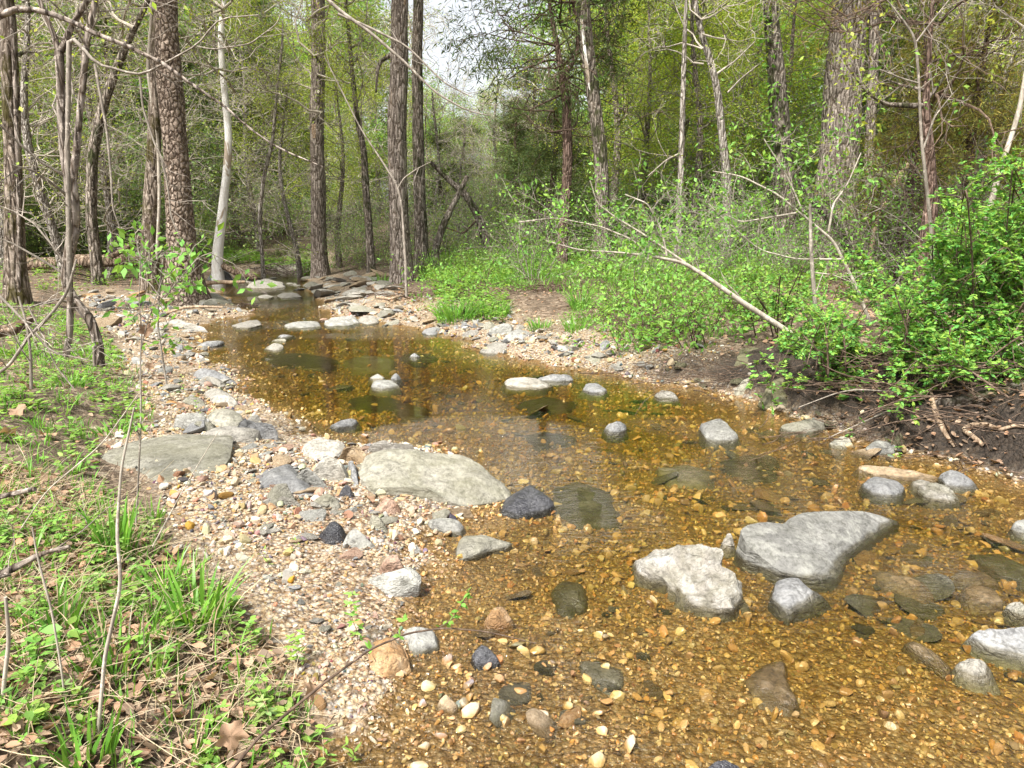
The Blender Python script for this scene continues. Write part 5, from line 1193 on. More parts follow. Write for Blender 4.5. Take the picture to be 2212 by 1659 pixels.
# ---------------------------------------------------------------- logs, roots, driftwood
def wood_piece(name, cat, label, pts, mat, Y=None, rough=.15, zoff=0.0, n=40, sides=12, group=None, stubs=0, org=None):
    """pts (u, v, width) lying on the ground along the picture's line, or upright at depth Y"""
    Q = []
    for p in pts:
        if Y is None:
            g = ground(p[0], p[1]); g = g.copy(); y = g[1]; g[2] = max(g[2], 0.0) + p[2] * pxm(y) * .35 + zoff
        else:
            yy = Y if len(p) < 4 else p[3]; g = at(p[0], p[1], yy); y = yy
        Q.append(np.append(g, p[2] * pxm(y) / 2))
    Q = np.array(Q); L = smoothline(Q, n); org = Q[0, :3].copy()
    b = MB(); tube(b, L[:, :3] - org, L[:, 3], sides, rough=rough, seed=int(pts[0][0]) % 53)
    rng = np.random.default_rng(abs(int(pts[0][0])))
    for k in range(stubs):
        i = int(rng.integers(4, n - 4)); d = unit(rng.normal(size=3) + np.array([0, 0, .6]))
        limb(b, [], rng, L[i, :3] - org, d, rng.uniform(.2, .6), L[i, 3] * .4, 2, 3, kids=(1, 2))
    o = link(name, b.mesh(name, [M[mat]], tint=False), loc=org)
    return tag(o, label, cat, group)
wp = wood_piece
wp('fallen_log', 'log', 'long decayed log lying behind the left trunks', [(56, 572, 24), (120, 568, 26), (200, 564, 28), (280, 562, 26), (360, 566, 20), (430, 572, 12)], 'log', Y=18.5, stubs=3)
wp('fallen_log', 'log', 'curved barkless limb rising from the decayed log', [(240, 555, 10), (280, 532, 14), (305, 512, 14), (318, 482, 10)], 'log', Y=18)
wp('fallen_log', 'log', 'mossy log sloping down to the barrier of stones upstream', [(440, 560, 12), (480, 575, 13), (510, 588, 14), (540, 598, 15), (555, 604, 9)], 'log', Y=20, rough=.1)
wp('driftwood', 'driftwood', 'pale driftwood pole lying over the edge of the upper pool', [(428, 616, 9), (460, 610, 9), (500, 610, 8), (530, 609, 6)], 'wood_bare', Y=16, rough=.2)
wp('driftwood', 'driftwood', 'bare pole leaning across the foot of the big scaly tree', [(360, 676, 6), (400, 664, 6), (440, 662, 5), (482, 664, 4)], 'wood_bare', Y=11)
wp('driftwood', 'driftwood', 'thin bleached branch lying on the left shore strip', [(300, 818, 3), (340, 816, 3.5), (396, 814, 3)], 'wood_bare', zoff=.02)
wp('driftwood', 'driftwood', 'broken branch on the leaf drift right of the riffle', [(815, 648, 7), (845, 652, 6), (880, 640, 5)], 'wood_bare', zoff=.03)
wp('root', 'root', 'pale root slanting down the dark bank to the water', [(2008, 846, 6), (2016, 896, 11), (2030, 930, 12), (2044, 955, 9), (2060, 976, 5)], 'wood_bare', zoff=.03)
wp('root', 'root', 'thick looping root at the lower right bank', [(2124, 972, 9), (2100, 952, 11), (2080, 938, 12), (2092, 928, 10), (2128, 926, 10), (2160, 938, 9), (2190, 928, 8), (2230, 932, 8)], 'wood_bare', zoff=.02)
wp('fallen_log', 'log', 'dark sodden log under the right hand bush', [(1960, 862, 20), (2040, 876, 26), (2120, 862, 28), (2200, 842, 30), (2300, 830, 30)], 'bark_dark', zoff=-.02)
wp('driftwood', 'driftwood', 'splintered orange wood at the foot of the massive oak', [(1780, 600, 10), (1800, 592, 12), (1830, 580, 9), (1845, 572, 5)], 'wood_bare', Y=13)
wp('driftwood', 'driftwood', 'crooked log end lying in the grass at the far left', [(-30, 720, 26), (30, 712, 24), (66, 690, 18), (72, 684, 12)], 'log', Y=4.6)
wp('stick', 'stick', 'short dark stick in the grass at the left edge', [(-20, 1078, 12), (30, 1066, 12), (76, 1056, 11)], 'bark_brown', Y=2.35)
wp('stick', 'stick', 'dark broken branch under the dead leaves at lower left', [(-20, 1250, 20), (40, 1222, 16), (90, 1196, 12), (150, 1180, 7)], 'bark_brown', Y=1.95, stubs=2)
def brushpile(name, label, u, v, n, R_, hgt, lw, mat, cat='brushwood', Y=None, seed=0, flat=.15, bias=(1, 0, 0)):
    rng = np.random.default_rng(seed + 400); g = ground(u, v) if Y is None else at(u, v, Y)
    if Y is not None: g[2] = max(float(H(g[0], g[1], False)), 0)
    b = MB()
    for k in range(n):
        p = rng.normal(size=3) * np.array([R_, R_ * .5, hgt * .3]); p[2] = abs(p[2])
        d = unit(np.array(bias) * rng.choice([-1, 1]) + rng.normal(size=3) * np.array([.5, .6, flat])); L = rng.uniform(.3, 1.0) * R_ * 1.6
        q = p - d * L / 2; P = [q]
        for i in range(6):
            d = unit(d + rng.normal(size=3) * .14); P.append(P[-1] + d * L / 6)
        tube(b, P, np.linspace(1, .5, 7) * rng.uniform(.5, 1) * lw, 5)
    o = link(name, b.mesh(name, [M[mat]], tint=False), loc=g)
    return tag(o, label, cat)
brushpile('brush_pile', 'round pile of brown sticks on the litter bank', 1190, 628, 110, .32, .22, .009, 'twig_brown', seed=1)
brushpile('brushwood', 'fan of grey brushwood over the cut bank left of the mossy boulder', 1610, 745, 90, .5, .2, .005, 'twig_brown', seed=2, Y=6.3)
brushpile('brushwood', 'tangle of twigs trailing into the water under the hanging bush', 1830, 920, 50, .35, .1, .004, 'twig_brown', seed=3, Y=4.9)
brushpile('brushwood', 'mesh of dead canes below the right hand bush', 2080, 870, 70, .5, .22, .005, 'twig_brown', seed=4, Y=4.9)
brushpile('brushwood', 'roots and dead canes hanging over the dark undercut', 2120, 930, 70, .5, .3, .006, 'twig_brown', seed=9, Y=4.6)
brushpile('brushwood', 'sticks lodged under the arching bush', 1900, 890, 45, .4, .25, .005, 'twig_brown', seed=10, Y=5.2)
brushpile('brushwood', 'root mat and twigs caught by the big scaly tree', 520, 662, 40, .3, .1, .008, 'twig_brown', seed=5)
brushpile('brushwood', 'drift of twigs behind the logs by the last pool', 600, 545, 70, .9, .3, .02, 'bark_brown', seed=6, Y=24)
brushpile('brushwood', 'flood debris at the foot of the mid picture pair', 880, 640, 60, .4, .12, .008, 'twig_brown', seed=7)
for k in range(3):
    sapling(['long dead cane slanting up through the right hand bush', 'lower dead cane running out of the right hand bush', 'dead cane ending above the dark bank water'][k], 4.9, [[[(1968, 882, 3), (2025, 848, 4), (2142, 800, 4), (2240, 765, 4)], [(1725, 880, 2), (1830, 840, 3), (2000, 850, 3), (2220, 880, 3)], [(1780, 950, 2), (1880, 905, 3), (2000, 850, 4), (2230, 730, 4)]][k]], 'twig', cat='cane', name='dead_cane')
# ---------------------------------------------------------------- small plants and litter
grng = np.random.default_rng(21)
def in_px(n, poly):
    Pw = np.array([ground(u, v)[:2] for u, v in poly]); a, b = Pw.min(0), Pw.max(0)
    p = grng.uniform(a, b, (n * 4, 2)); ins = np.zeros(len(p), bool); j = len(Pw) - 1
    for i in range(len(Pw)):
        c = ((Pw[i][1] > p[:, 1]) != (Pw[j][1] > p[:, 1])) & (p[:, 0] < (Pw[j][0] - Pw[i][0]) * (p[:, 1] - Pw[i][1]) / (Pw[j][1] - Pw[i][1] + 1e-12) + Pw[i][0])
        ins ^= c; j = i
    return p[ins][:n]
def blades(mb, base, n, h, w, spread, lean, mat=0, seg=4, tl=(.7, 1.3)):
    rng = grng
    th = rng.uniform(0, 6.28, n); d = np.stack([np.cos(th), np.sin(th), np.zeros(n)], 1)
    sd = np.stack([-np.sin(th), np.cos(th), np.zeros(n)], 1)
    # blades may face any way
    ph = rng.uniform(0, 6.28, n); sd = unit(sd * np.cos(ph)[:, None] + d * np.sin(ph)[:, None])
    P0 = base + d * (spread * rng.random(n) ** .5)[:, None]
    hh = h * rng.uniform(.45, 1.1, n); ln = lean * rng.uniform(.1, 1.2, n)
    V = []
    for k in range(seg + 1):
        t = k / seg
        c = P0 + d * (hh * ln * t ** 1.8)[:, None] + np.array([0, 0, 1]) * (hh * t * (1 - .25 * ln * t))[:, None]
        ww = (w * (.55 + .9 * t if t < .5 else (1.0 - t) * 2.0) * rng.uniform(.9, 1.1))
        V += [c - sd * ww / 2, c + sd * ww / 2]
    V = np.stack(V, 1); K = 2 * (seg + 1)
    b = np.arange(n)[:, None] * K
    F = np.concatenate([b + np.array([[2 * k, 2 * k + 1, 2 * k + 3, 2 * k + 2]]) for k in range(seg)])
    mb.add(V, F, mat, np.repeat(tints(rng, n, *tl, .08), K, 0))
def clump(label, u, v, n, h, w, spread, lean=.5, mat='grass', cat='grass clump', name='grass_clump', group=None, straw=0):
    g = ground(u, v); mb = MB()
    blades(mb, np.zeros(3), n, h, w, spread, lean, 0)
    if straw: blades(mb, np.zeros(3), straw, h * 1.1, w * .35, spread * 1.3, lean * 1.2, 1)
    o = link(name, mb.mesh(name, [M[mat], M['leaf_straw']]), loc=g - np.array([0, 0, .02]))
    return tag(o, label, cat, group)
clump('tall wide bladed grass clump beside the flat grey slab', 250, 1200, 60, .30, .014, .06, .32, straw=8)
clump('grass clump reaching over the gravel, right of the tallest one', 330, 1130, 26, .17, .010, .05, .5)
clump('broad bladed clump leaning right at the edge of the near gravel', 420, 1350, 50, .27, .014, .10, .55, straw=10)
clump('short broad clump left of the leaning gravel edge clump', 350, 1290, 30, .20, .012, .07, .5)
clump('grass clump with dark green blades in the lower left herbs', 250, 1440, 34, .20, .012, .09, .5, straw=14)
clump('grass clump at the bottom edge near the left corner', 190, 1650, 36, .18, .011, .07, .4)
clump('grass clump at the bottom edge below the brown hanging leaf', 420, 1640, 22, .13, .009, .06, .5)
clump('long blade tuft left of the lower herbs', 130, 1370, 24, .2, .011, .06, .6, straw=14)
clump('tufted grass overhanging the pool edge on the right shore', 985, 694, 170, .42, .018, .28, .8)
clump('grass tuft beside the long pale ledge on the right shore', 1065, 684, 110, .34, .016, .24, .9)
clump('small isolated grass tuft in the gravel of the right beach', 1165, 712, 70, .24, .010, .14, .9)
clump('strappy grass tuft at the left foot of the bank bush', 1255, 668, 120, .40, .014, .16, .8)
clump('strappy grass tuft on the path beside the bank bush', 1245, 715, 90, .28, .012, .15, .9)
clump('dark green lush clump above the flat grey slab', 245, 935, 90, .10, .014, .12, 1.0)
clump('lush green tuft left of the lush clump', 150, 830, 80, .14, .012, .16, .9)
clump('grass tuft around the foot of the sinuous sapling', 190, 770, 80, .18, .012, .2, .8)
clump('grass tuft in the far left corner below the log end', 40, 770, 70, .2, .012, .2, .8)
clump('fine grass at the foot of the mid picture pair', 830, 612, 60, .3, .012, .25, .8)
def stuffobj(name, mb, mats, label, cat, smooth=True):
    o = link(name, mb.mesh(name, [M[m] for m in mats], smooth=smooth)); return tag(o, label, cat, kind='stuff')
LEFTV = [(-300, 1750), (760, 1750), (690, 1560), (600, 1420), (520, 1310), (440, 1230), (330, 1150), (235, 1060), (200, 985), (215, 940), (320, 925), (315, 860), (280, 790), (230, 730), (150, 680), (-200, 660)]
NEARV = [(-100, 1700), (740, 1700), (620, 1450), (480, 1290), (330, 1150), (200, 1060), (-200, 1000)]
g = MB()
p = in_px(700, LEFTV); z = H(p[:, 0], p[:, 1])
for (x, y), zz in zip(p, z):
    blades(g, np.array([x, y, zz - .01]), int(grng.integers(4, 12)), grng.uniform(.05, .16), grng.uniform(.004, .009), .05, .8)
p = in_px(150, [(1200, 600), (1700, 600), (1560, 760), (1380, 740)]); z = H(p[:, 0], p[:, 1])
for (x, y), zz in zip(p, z): blades(g, np.array([x, y, zz - .01]), 12, grng.uniform(.08, .22), .009, .08, .9)
p = in_px(950, [(900, 550), (1700, 550), (1720, 610), (1250, 640), (930, 620)]); z = H(p[:, 0], p[:, 1])
for (x, y), zz in zip(p, z): blades(g, np.array([x, y, zz - .01]), 14, grng.uniform(.15, .4), .014, .2, .7)
p = in_px(420, NEARV); z = H(p[:, 0], p[:, 1])
for (x, y), zz in zip(p, z): blades(g, np.array([x, y, zz - .01]), int(grng.integers(3, 9)), grng.uniform(.05, .15), grng.uniform(.003, .008), .03, .8)
stuffobj('grass', g, ['grass'], 'short green grass scattered along both banks', 'grass')
# herbs: rosettes and leafy seedlings as ground cover
def herb(mb, base, n, h, L, rng, mat=0, wr=.55, up=.5):
    th = rng.uniform(0, 6.28, n); d = unit(np.stack([np.cos(th), np.sin(th), rng.uniform(-.1, up, n)], 1))
    P = base + np.stack([np.zeros(n), np.zeros(n), h * rng.uniform(.15, 1, n)], 1) + d * L * .25
    N = unit(rng.normal(size=(n, 3)) * .25 + np.array([0, 0, 1.])); LL = L * rng.uniform(.6, 1.2, n)
    leaf8(mb, P, d, N, LL, LL * wr, mat, tints(rng, n, .7, 1.3, .1))
hb = MB()
p = in_px(950, NEARV); z = H(p[:, 0], p[:, 1])
for (x, y), zz in zip(p, z):
    if n2(x, y, 3.0, 2, 71) > .18: herb(hb, np.array([x, y, zz]), int(grng.integers(4, 10)), grng.uniform(.01, .08), grng.uniform(.018, .042), grng)
p = in_px(1500, LEFTV); z = H(p[:, 0], p[:, 1])
for (x, y), zz in zip(p, z):
    if grng.random() < .35 + .5 * float(n2(x, y, 2.2, 2, 70)): herb(hb, np.array([x, y, zz]), int(grng.integers(5, 12)), grng.uniform(.01, .10), grng.uniform(.022, .052), grng)
p = in_px(230, [(-100, 990), (200, 985), (215, 930), (320, 920), (315, 860), (280, 790), (230, 730), (150, 680), (-200, 660)]); z = H(p[:, 0], p[:, 1])
for (x, y), zz in zip(p, z): herb(hb, np.array([x, y, zz]), 12, grng.uniform(.03, .14), grng.uniform(.035, .065), grng)
p = in_px(5600, [(900, 545), (1780, 545), (1780, 640), (1600, 760), (1380, 760), (1330, 640), (1100, 640), (1090, 700), (960, 690), (930, 620)]); z = H(p[:, 0], p[:, 1])
for (x, y), zz in zip(p, z):
    if n2(x, y, .8, 2, 44) > -.25: herb(hb, np.array([x, y, zz]), 14, grng.uniform(.08, .35), grng.uniform(.05, .09), grng)
p = in_px(260, [(-100, 560), (640, 545), (640, 572), (420, 580), (300, 600), (200, 640), (-100, 660)]); z = H(p[:, 0], p[:, 1])
for (x, y), zz in zip(p, z): herb(hb, np.array([x, y, zz]), 16, grng.uniform(.1, .4), grng.uniform(.05, .09), grng)
p = in_px(260, [(470, 560), (690, 545), (680, 562), (560, 572), (490, 575)]); z = H(p[:, 0], p[:, 1])
for (x, y), zz in zip(p, z): herb(hb, np.array([x, y, zz]), 22, grng.uniform(.2, .5), grng.uniform(.06, .10), grng)
stuffobj('ground_cover', hb, ['leaf_green'], 'low leafy herbs spreading over both banks', 'ground cover')
# litter
st = MB(); p = in_px(260, NEARV); z = H(p[:, 0], p[:, 1])
for (x, y), zz in zip(p, z): blades(st, np.array([x, y, zz - .01]), int(grng.integers(2, 7)), grng.uniform(.08, .24), .0024, .05, 1.3, tl=(.6, 1.2))
stuffobj('dry_grass', st, ['leaf_straw'], 'pale dry grass stalks among the green of the near left bank', 'dry grass')
lt = MB()
def litter(n, poly, L0, L1, h=.012):
    p = in_px(n, poly); z = H(p[:, 0], p[:, 1]); n = len(p)
    P = np.column_stack([p, z + grng.uniform(.002, h, n)]); D = grng.normal(size=(n, 3)); D[:, 2] *= .25; D = unit(D)
    N = unit(grng.normal(size=(n, 3)) * .35 + np.array([0, 0, 1.])); L = grng.uniform(L0, L1, n)
    leaf8(lt, P, D, N, L, L * grng.uniform(.4, .9, n), 0, tints(grng, n, .55, 1.35, .08), droop=.2, fold=.35)
litter(3600, NEARV, .014, .055, .04)
litter(900, LEFTV, .02, .06, .02)
litter(1500, [(540, 980), (1000, 1100), (900, 1400), (820, 1640), (640, 1500)], .007, .02)
litter(700, [(330, 700), (430, 740), (560, 930), (340, 900)], .012, .035)
litter(1600, [(930, 600), (1720, 600), (1900, 640), (1850, 760), (1500, 760), (1300, 740), (1150, 700), (930, 690)], .03, .075, .03)
litter(1300, [(1750, 600), (2212, 600), (2300, 760), (1800, 760)], .03, .08, .03)
litter(900, [(1740, 790), (2300, 800), (2300, 1020), (2000, 985), (1800, 920), (1680, 870)], .025, .06, .05)
litter(500, [(790, 610), (900, 640), (960, 700), (840, 690)], .04, .08, .05)
litter(400, [(-50, 560), (440, 560), (420, 640), (-50, 660)], .05, .09, .04)
stuffobj('leaf_litter', lt, ['leaf_dead'], 'brown dead leaves strewn over the banks', 'leaf litter')
tw = MB()
def twigs(n, poly, L0, L1, w, m):
    p = in_px(n, poly); z = H(p[:, 0], p[:, 1])
    for (x, y), zz in zip(p, z):
        a = grng.uniform(0, 6.28); d = np.array([math.cos(a), math.sin(a), grng.normal(0, .12)]); L = grng.uniform(L0, L1); P = [np.array([x, y, zz + grng.uniform(.004, .03)])]
        for i in range(4):
            d = unit(d + grng.normal(size=3) * .18); P.append(P[-1] + d * L / 4)
        tube(tw, P, np.linspace(1, .5, 5) * w * grng.uniform(.5, 1.2), 4, m, cap=False)
twigs(1500, NEARV, .05, .34, .0018, 0)
twigs(160, NEARV, .03, .14, .002, 1)
twigs(220, LEFTV, .1, .4, .003, 1)
twigs(200, [(930, 600), (1720, 600), (1850, 760), (1300, 740), (930, 690)], .1, .5, .004, 1)
twigs(220, [(1750, 600), (2250, 600), (2250, 760), (1800, 760)], .15, .6, .005, 0)
twigs(120, [(1750, 860), (2212, 940), (2212, 1040), (1850, 960)], .1, .4, .003, 1)
twigs(220, [(560, 1000), (1000, 1100), (900, 1400), (760, 1600)], .03, .09, .0012, 1)
stuffobj('twigs_and_straw', tw, ['leaf_straw', 'twig_brown'], 'fine dead stalks and twigs lying on the banks', 'twigs')
# individual seedlings and stems near the camera
def seedling(label, u, v, h, nl, L, lean=(0, 0), mat='leaf_green', wr=.5, stem='twig_brown', seed=0, w=.0016, cat='seedling', trio=True, Y=None, group=None):
    rng = np.random.default_rng(abs(seed + int(u))); g = ground(u, v); mb = MB()
    t = np.linspace(0, 1, 9); P = np.stack([lean[0] * t ** 1.5 * h + .01 * np.sin(t * 7 + seed), lean[1] * t * h, t * h], 1)
    tube(mb, P, np.linspace(w, w * .4, 9), 5, 0, cap=False)
    LP, LD = [], []
    for k in range(nl):
        f = .15 + .85 * k / max(1, nl - 1); q = np.array([np.interp(f, t, P[:, i]) for i in range(3)]); a = k * 2.4 + rng.uniform(-.4, .4)
        d = unit(np.array([math.cos(a), math.sin(a), rng.uniform(.1, .6)]))
        if trio:
            s = unit(np.cross(d, [0, 0, 1.])); b = q + d * L * .5
            tube(mb, [q, b], [w * .5, w * .4], 3, 0, cap=False)
            for dd in (d, unit(d * .3 + s), unit(d * .3 - s)):
                LP.append(b); LD.append(dd)
        else:
            LP.append(q); LD.append(d)
    LP = np.array(LP); LD = np.array(LD); n = len(LP)
    N = unit(rng.normal(size=(n, 3)) * .2 + np.array([0, 0, 1.])); LL = L * rng.uniform(.7, 1.2, n)
    leaf8(mb, LP, LD, N, LL, LL * wr, 1, tints(rng, n, .8, 1.25, .08))
    o = link('seedling', mb.mesh('seedling', [M[stem], M[mat]]), loc=g)
    return tag(o, label, cat, group)
seedling('leafy shoot standing in front of the wedge stone and pink boulder', 768, 1400, .21, 13, .024, (.0, 0), 'leaf_bush')
seedling('bushy trefoil seedling left of the leafy shoot', 640, 1440, .12, 12, .026)
seedling('trefoil seedling amid the lower herbs', 560, 1540, .11, 9, .028)
seedling('large leafed seedling at the centre of the lower left herbs', 300, 1440, .11, 6, .034, mat='leaf_bush')
seedling('pale trefoil plant near the left bottom grass', 120, 1520, .07, 6, .03)
seedling('round leafed herb among dead leaves at left', 70, 1480, .05, 6, .03)
seedling('seedling below the trefoil by the hanging brown leaf', 480, 1590, .08, 7, .028)
seedling('narrow leafed weed on the gravel near the dark block', 575, 1225, .09, 8, .03, wr=.2, trio=False)
seedling('second narrow leafed weed on the gravel', 640, 1200, .08, 8, .03, wr=.2, trio=False, seed=3)
seedling('narrow leafed weed at the bottom beside the gravel', 700, 1640, .10, 9, .04, wr=.24, trio=False)
seedling('narrow leafed weed at the very bottom right of the herbs', 760, 1650, .07, 8, .035, wr=.24, trio=False, seed=5)
seedling('spindly weed at the herb edge above the trefoils', 500, 1400, .12, 10, .03, wr=.25, trio=False)
seedling('spindly weed between gravel and large leafed seedling', 540, 1430, .10, 10, .03, wr=.25, trio=False, seed=4)
seedling('small weed growing through the stones above the flat slab', 430, 915, .22, 14, .03, wr=.5, trio=False)
seedling('weed with pale leaves on the strip by the grey boulder', 395, 850, .16, 10, .03, wr=.5, trio=False)
for k in range(110):
    p_ = in_px(1, NEARV)
    if not len(p_): continue
    x, y = p_[0]; dd = np.array([x, y, .12]) - np.array([0, 0, CAMH])
    q = np.array([dd[0], dd[1] * cp - dd[2] * sp, dd[1] * sp + dd[2] * cp])
    uu, vv = 1106 + FP * dd[0] / (dd[1] * cp - dd[2] * sp), 829.5 - FP * (dd[1] * sp + dd[2] * cp) / (dd[1] * cp - dd[2] * sp)
    seedling('small green seedling in the litter of the near left bank', uu, vv, grng.uniform(.05, .14), int(grng.integers(5, 11)), grng.uniform(.02, .036), mat=str(grng.choice(['leaf_green', 'leaf_bush', 'leaf_mid'])), trio=bool(grng.random() < .6), wr=float(grng.uniform(.3, .55)), seed=k, group='seedlings of the near left bank')
# tall stems close to the camera
sapling('dead stalk with a curled brown leaf rising before the flat slab', 2.9, [[(282, 1290, 4.5), (296, 1100, 4), (305, 900, 4), (303, 760, 3.5), (308, 700, 3)], [(303, 760, 2.5), (320, 690, 2), (352, 600, 1.5)], [(306, 720, 2), (300, 640, 1.6), (304, 540, 1.4)]], 'twig', twigs=3, leafm='leaf_bush', per=2.2, size=.032, tw=(.06, .16), cat='stalk', name='stalk')
sapling('leafy stem whose top covers the big scaly trunk', 4.4, [[(360, 830, 4), (340, 700, 4), (345, 620, 3.5), (352, 560, 3)], [(342, 660, 3), (390, 600, 2.5), (430, 555, 2), (460, 545, 1.6)], [(345, 620, 3), (320, 570, 2), (350, 540, 2)]], 'twig', twigs=7, leafm='leaf_bush', per=3.2, size=.06, tw=(.1, .3), cat='sapling', name='sapling')
sapling('thick dry cane standing in the lower left herbs', 1.62, [[(205, 1720, 10), (214, 1560, 9), (226, 1420, 9), (262, 1260, 8), (252, 1150, 7), (262, 1010, 6), (290, 880, 4)]], 'leaf_straw' if False else 'twig_light', twigs=0, cat='dry cane', name='dry_cane')
sapling('jointed dry cane at the left edge of the lower herbs', 1.66, [[(4, 1720, 12), (10, 1600, 12), (6, 1500, 10), (20, 1380, 9), (12, 1290, 7)]], 'twig_light', cat='dry cane', name='dry_cane')
sapling('thin dry cane leaning left of the thick one', 1.7, [[(150, 1600, 5), (132, 1440, 5), (112, 1320, 5), (80, 1200, 4), (70, 1140, 3)]], 'twig_light', cat='dry cane', name='dry_cane')
sapling('bent straw arching above the flat grey slab', 2.4, [[(330, 1180, 3), (400, 1050, 2.4), (430, 1000, 2), (470, 935, 1.6)]], 'twig_light', cat='straw', name='straw')
sapling('long straw leaning in the left grass', 2.6, [[(20, 1180, 3), (100, 1060, 3), (220, 960, 2.5), (300, 850, 2)]], 'twig_light', cat='straw', name='straw')
sapling('dark bare branches crossing the left edge above the grass', 3.4, [[(-40, 830, 8), (20, 790, 7), (60, 730, 7), (110, 680, 7), (146, 630, 6), (165, 560, 4)], [(60, 660, 4), (90, 720, 4), (120, 790, 3), (160, 840, 3)], [(-20, 620, 6), (40, 680, 5), (110, 760, 4), (200, 780, 2)], [(68, 840, 7), (66, 760, 6), (58, 700, 5), (40, 640, 4)]], 'twig', twigs=4, per=.6, leafm='leaf_bush', size=.03, tw=(.15, .4), cat='branches', name='branch')
def trail():
    Y0 = [(470, 1700, 9, 1.45), (560, 1590, 8, 1.5), (700, 1475, 7, 1.62), (800, 1402, 5.5, 1.75), (880, 1368, 5, 1.85), (960, 1356, 4.2, 1.9), (1050, 1364, 3.6, 1.9), (1110, 1378, 3, 1.9), (1160, 1390, 2, 1.9)]
    Q = np.array([np.append(at(u, v, y), wd * pxm(y) / 2) for u, v, wd, y in Y0]); f = Q[0, :3].copy(); f[2] = float(H(f[0], f[1]))
    root = empty('bramble', f); L = smoothline(Q, 50); b = MB(); tube(b, L[:, :3] - f, L[:, 3], 7, rough=.08); link('stem', b.mesh('stem', [M['twig_brown']], tint=False), root)
    Y1 = [(945, 1357, 3, 1.9), (975, 1340, 3, 1.9), (1000, 1300, 2.6, 1.9), (1020, 1268, 2, 1.9)]
    Q = np.array([np.append(at(u, v, y), wd * pxm(y) / 2) for u, v, wd, y in Y1]); L2 = smoothline(Q, 14)
    c = MB(); tube(c, L2[:, :3] - f, L2[:, 3], 5, 0); rng = np.random.default_rng(5); LP, LD = [], []
    for k in range(26):
        i = int(rng.integers(1, 14)); LP.append(L2[i, :3] - f); LD.append(unit(rng.normal(size=3) + np.array([0, 0, .3])))
    for u, v in [(864, 1374), (800, 1402), (872, 1340)]:
        for k in range(5): LP.append(at(u, v, 1.8) - f); LD.append(unit(rng.normal(size=3) + np.array([0, 0, .5])))
    n = len(LP); leaf8(c, np.array(LP), np.array(LD), unit(rng.normal(size=(n, 3)) * .3 + np.array([0, -.3, 1.])), rng.uniform(.016, .028, n), rng.uniform(.009, .014, n), 1, tints(rng, n, .85, 1.2, .06))
    link('foliage', c.mesh('foliage', [M['twig_brown'], M['leaf_bush']]), root)
    tag(root, 'long red brown bramble stem bending out over the near water with one leafy shoot', 'bramble')
trail()
def deadleaf(label, u, v, size, Y=None, tilt=(.3, .2), rz=0, up=.02, seed=0, cat='dead leaf', group=None):
    """a lobed dead leaf: a curled sheet with points, a midrib fold and a stalk"""
    rng = np.random.default_rng(seed); g = ground(u, v) if Y is None else at(u, v, Y); mb = MB()
    K = 40; th = np.linspace(0, 2 * math.pi, K, endpoint=False)
    r = .55 + .28 * np.abs(np.cos(2.5 * th)) ** 1.5 + .10 * np.abs(np.sin(9 * th)) + rng.normal(0, .02, K)
    rings = []
    for a in (.0001, .33, .66, 1.0):
        x = r * np.cos(th) * a; y = r * np.sin(th) * a
        zc = .35 * (x ** 2) - .25 * np.abs(y) * .8 + .12 * np.sin(x * 6 + seed) * a + .10 * np.sin(y * 7) * a
        rings.append(np.stack([x, y, zc], 1))
    V = np.concatenate(rings) * size / 2
    F = np.concatenate([np.stack([q * K + np.arange(K), q * K + (np.arange(K) + 1) % K, (q + 1) * K + (np.arange(K) + 1) % K, (q + 1) * K + np.arange(K)], -1) for q in range(3)])
    mb.add(V, F, 0, np.ones(3) * rng.uniform(.8, 1.25))
    tube(mb, np.array([[-.5, 0, -.1], [-.8, .05, 0], [-1.1, .2, .1]]) * size / 2, size * .012, 4, 0)
    o = link('dead_leaf', mb.mesh('dead_leaf', [M['leaf_dead']]), loc=g + np.array([0, 0, up])); o.rotation_euler = (tilt[0], tilt[1], rz)
    return tag(o, label, cat, group)
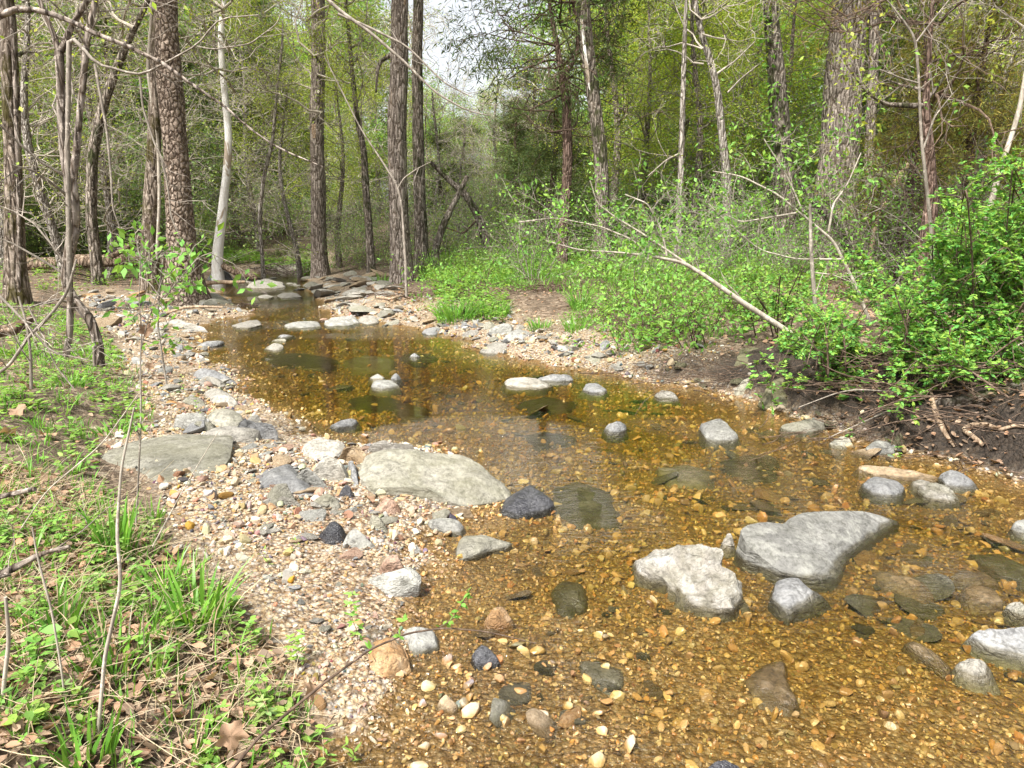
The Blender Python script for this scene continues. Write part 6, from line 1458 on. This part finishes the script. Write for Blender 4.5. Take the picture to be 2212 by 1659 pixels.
deadleaf('big brown leaf hanging folded from the bramble at the bottom', 500, 1590, .095, 1.62, (1.5, .3, ), .5, 0, 1)
deadleaf('dark crumpled leaf hung on the bramble', 672, 1492, .07, 1.66, (1.2, .5), 1.2, 0, 2)
deadleaf('large tan leaf lying in the bottom left corner', 20, 1590, .12, None, (.2, .4), .3, .03, 3)
deadleaf('pale curled leaf beside the corner leaf', 75, 1545, .08, None, (.3, .1), 1.4, .03, 4)
deadleaf('biggest brown leaf of the heap at the left edge', 40, 905, .13, None, (.5, -.3), .6, .06, 5)
deadleaf('folded brown leaf at the top of the left heap', 62, 868, .11, None, (.9, .3), 1.9, .12, 6)
deadleaf('brown leaf under the left heap', 16, 955, .13, None, (.3, .4), 2.6, .06, 7)
deadleaf('brown leaf sliding off the left heap', 105, 950, .11, None, (.2, -.3), 4.0, .04, 8)
deadleaf('curled brown leaf on the cobbles right of the left herbs', 395, 890, .10, None, (.8, .4), .6, .05, 9)
deadleaf('dark leaf hanging above the stones left of the pool', 326, 812, .09, None, (1.2, .4), .4, .1, 10)
deadleaf('crumpled leaf impaled on the dead stalk', 315, 712, .07, 2.9, (1.2, .2), .3, 0, 11)
deadleaf('rusty leaf between the olive stone and the largest boulder', 800, 1092, .07, None, (.3, .3), .9, .04, 12)
deadleaf('brown leaf among the twigs at the far left herbs', 95, 1215, .09, None, (.3, .2), 2.2, .03, 13)
deadleaf('pale brown leaf before the tallest grass clump', 115, 1195, .08, None, (.2, .1), 3.2, .03, 14)
for k in range(40):
    p_ = in_px(1, LEFTV if k % 2 else NEARV)
    if not len(p_): continue
    x, y = p_[0]; dd = np.array([x, y, .14 - CAMH]); den = dd[1] * cp - dd[2] * sp
    deadleaf('brown leaf lying flat in the left bank litter', 1106 + FP * dd[0] / den, 829.5 - FP * (dd[1] * sp + dd[2] * cp) / den, grng.uniform(.04, .09), None, (grng.normal(0, .3), grng.normal(0, .3)), grng.uniform(0, 6), .015, 20 + k, group='dead leaves of the left bank')
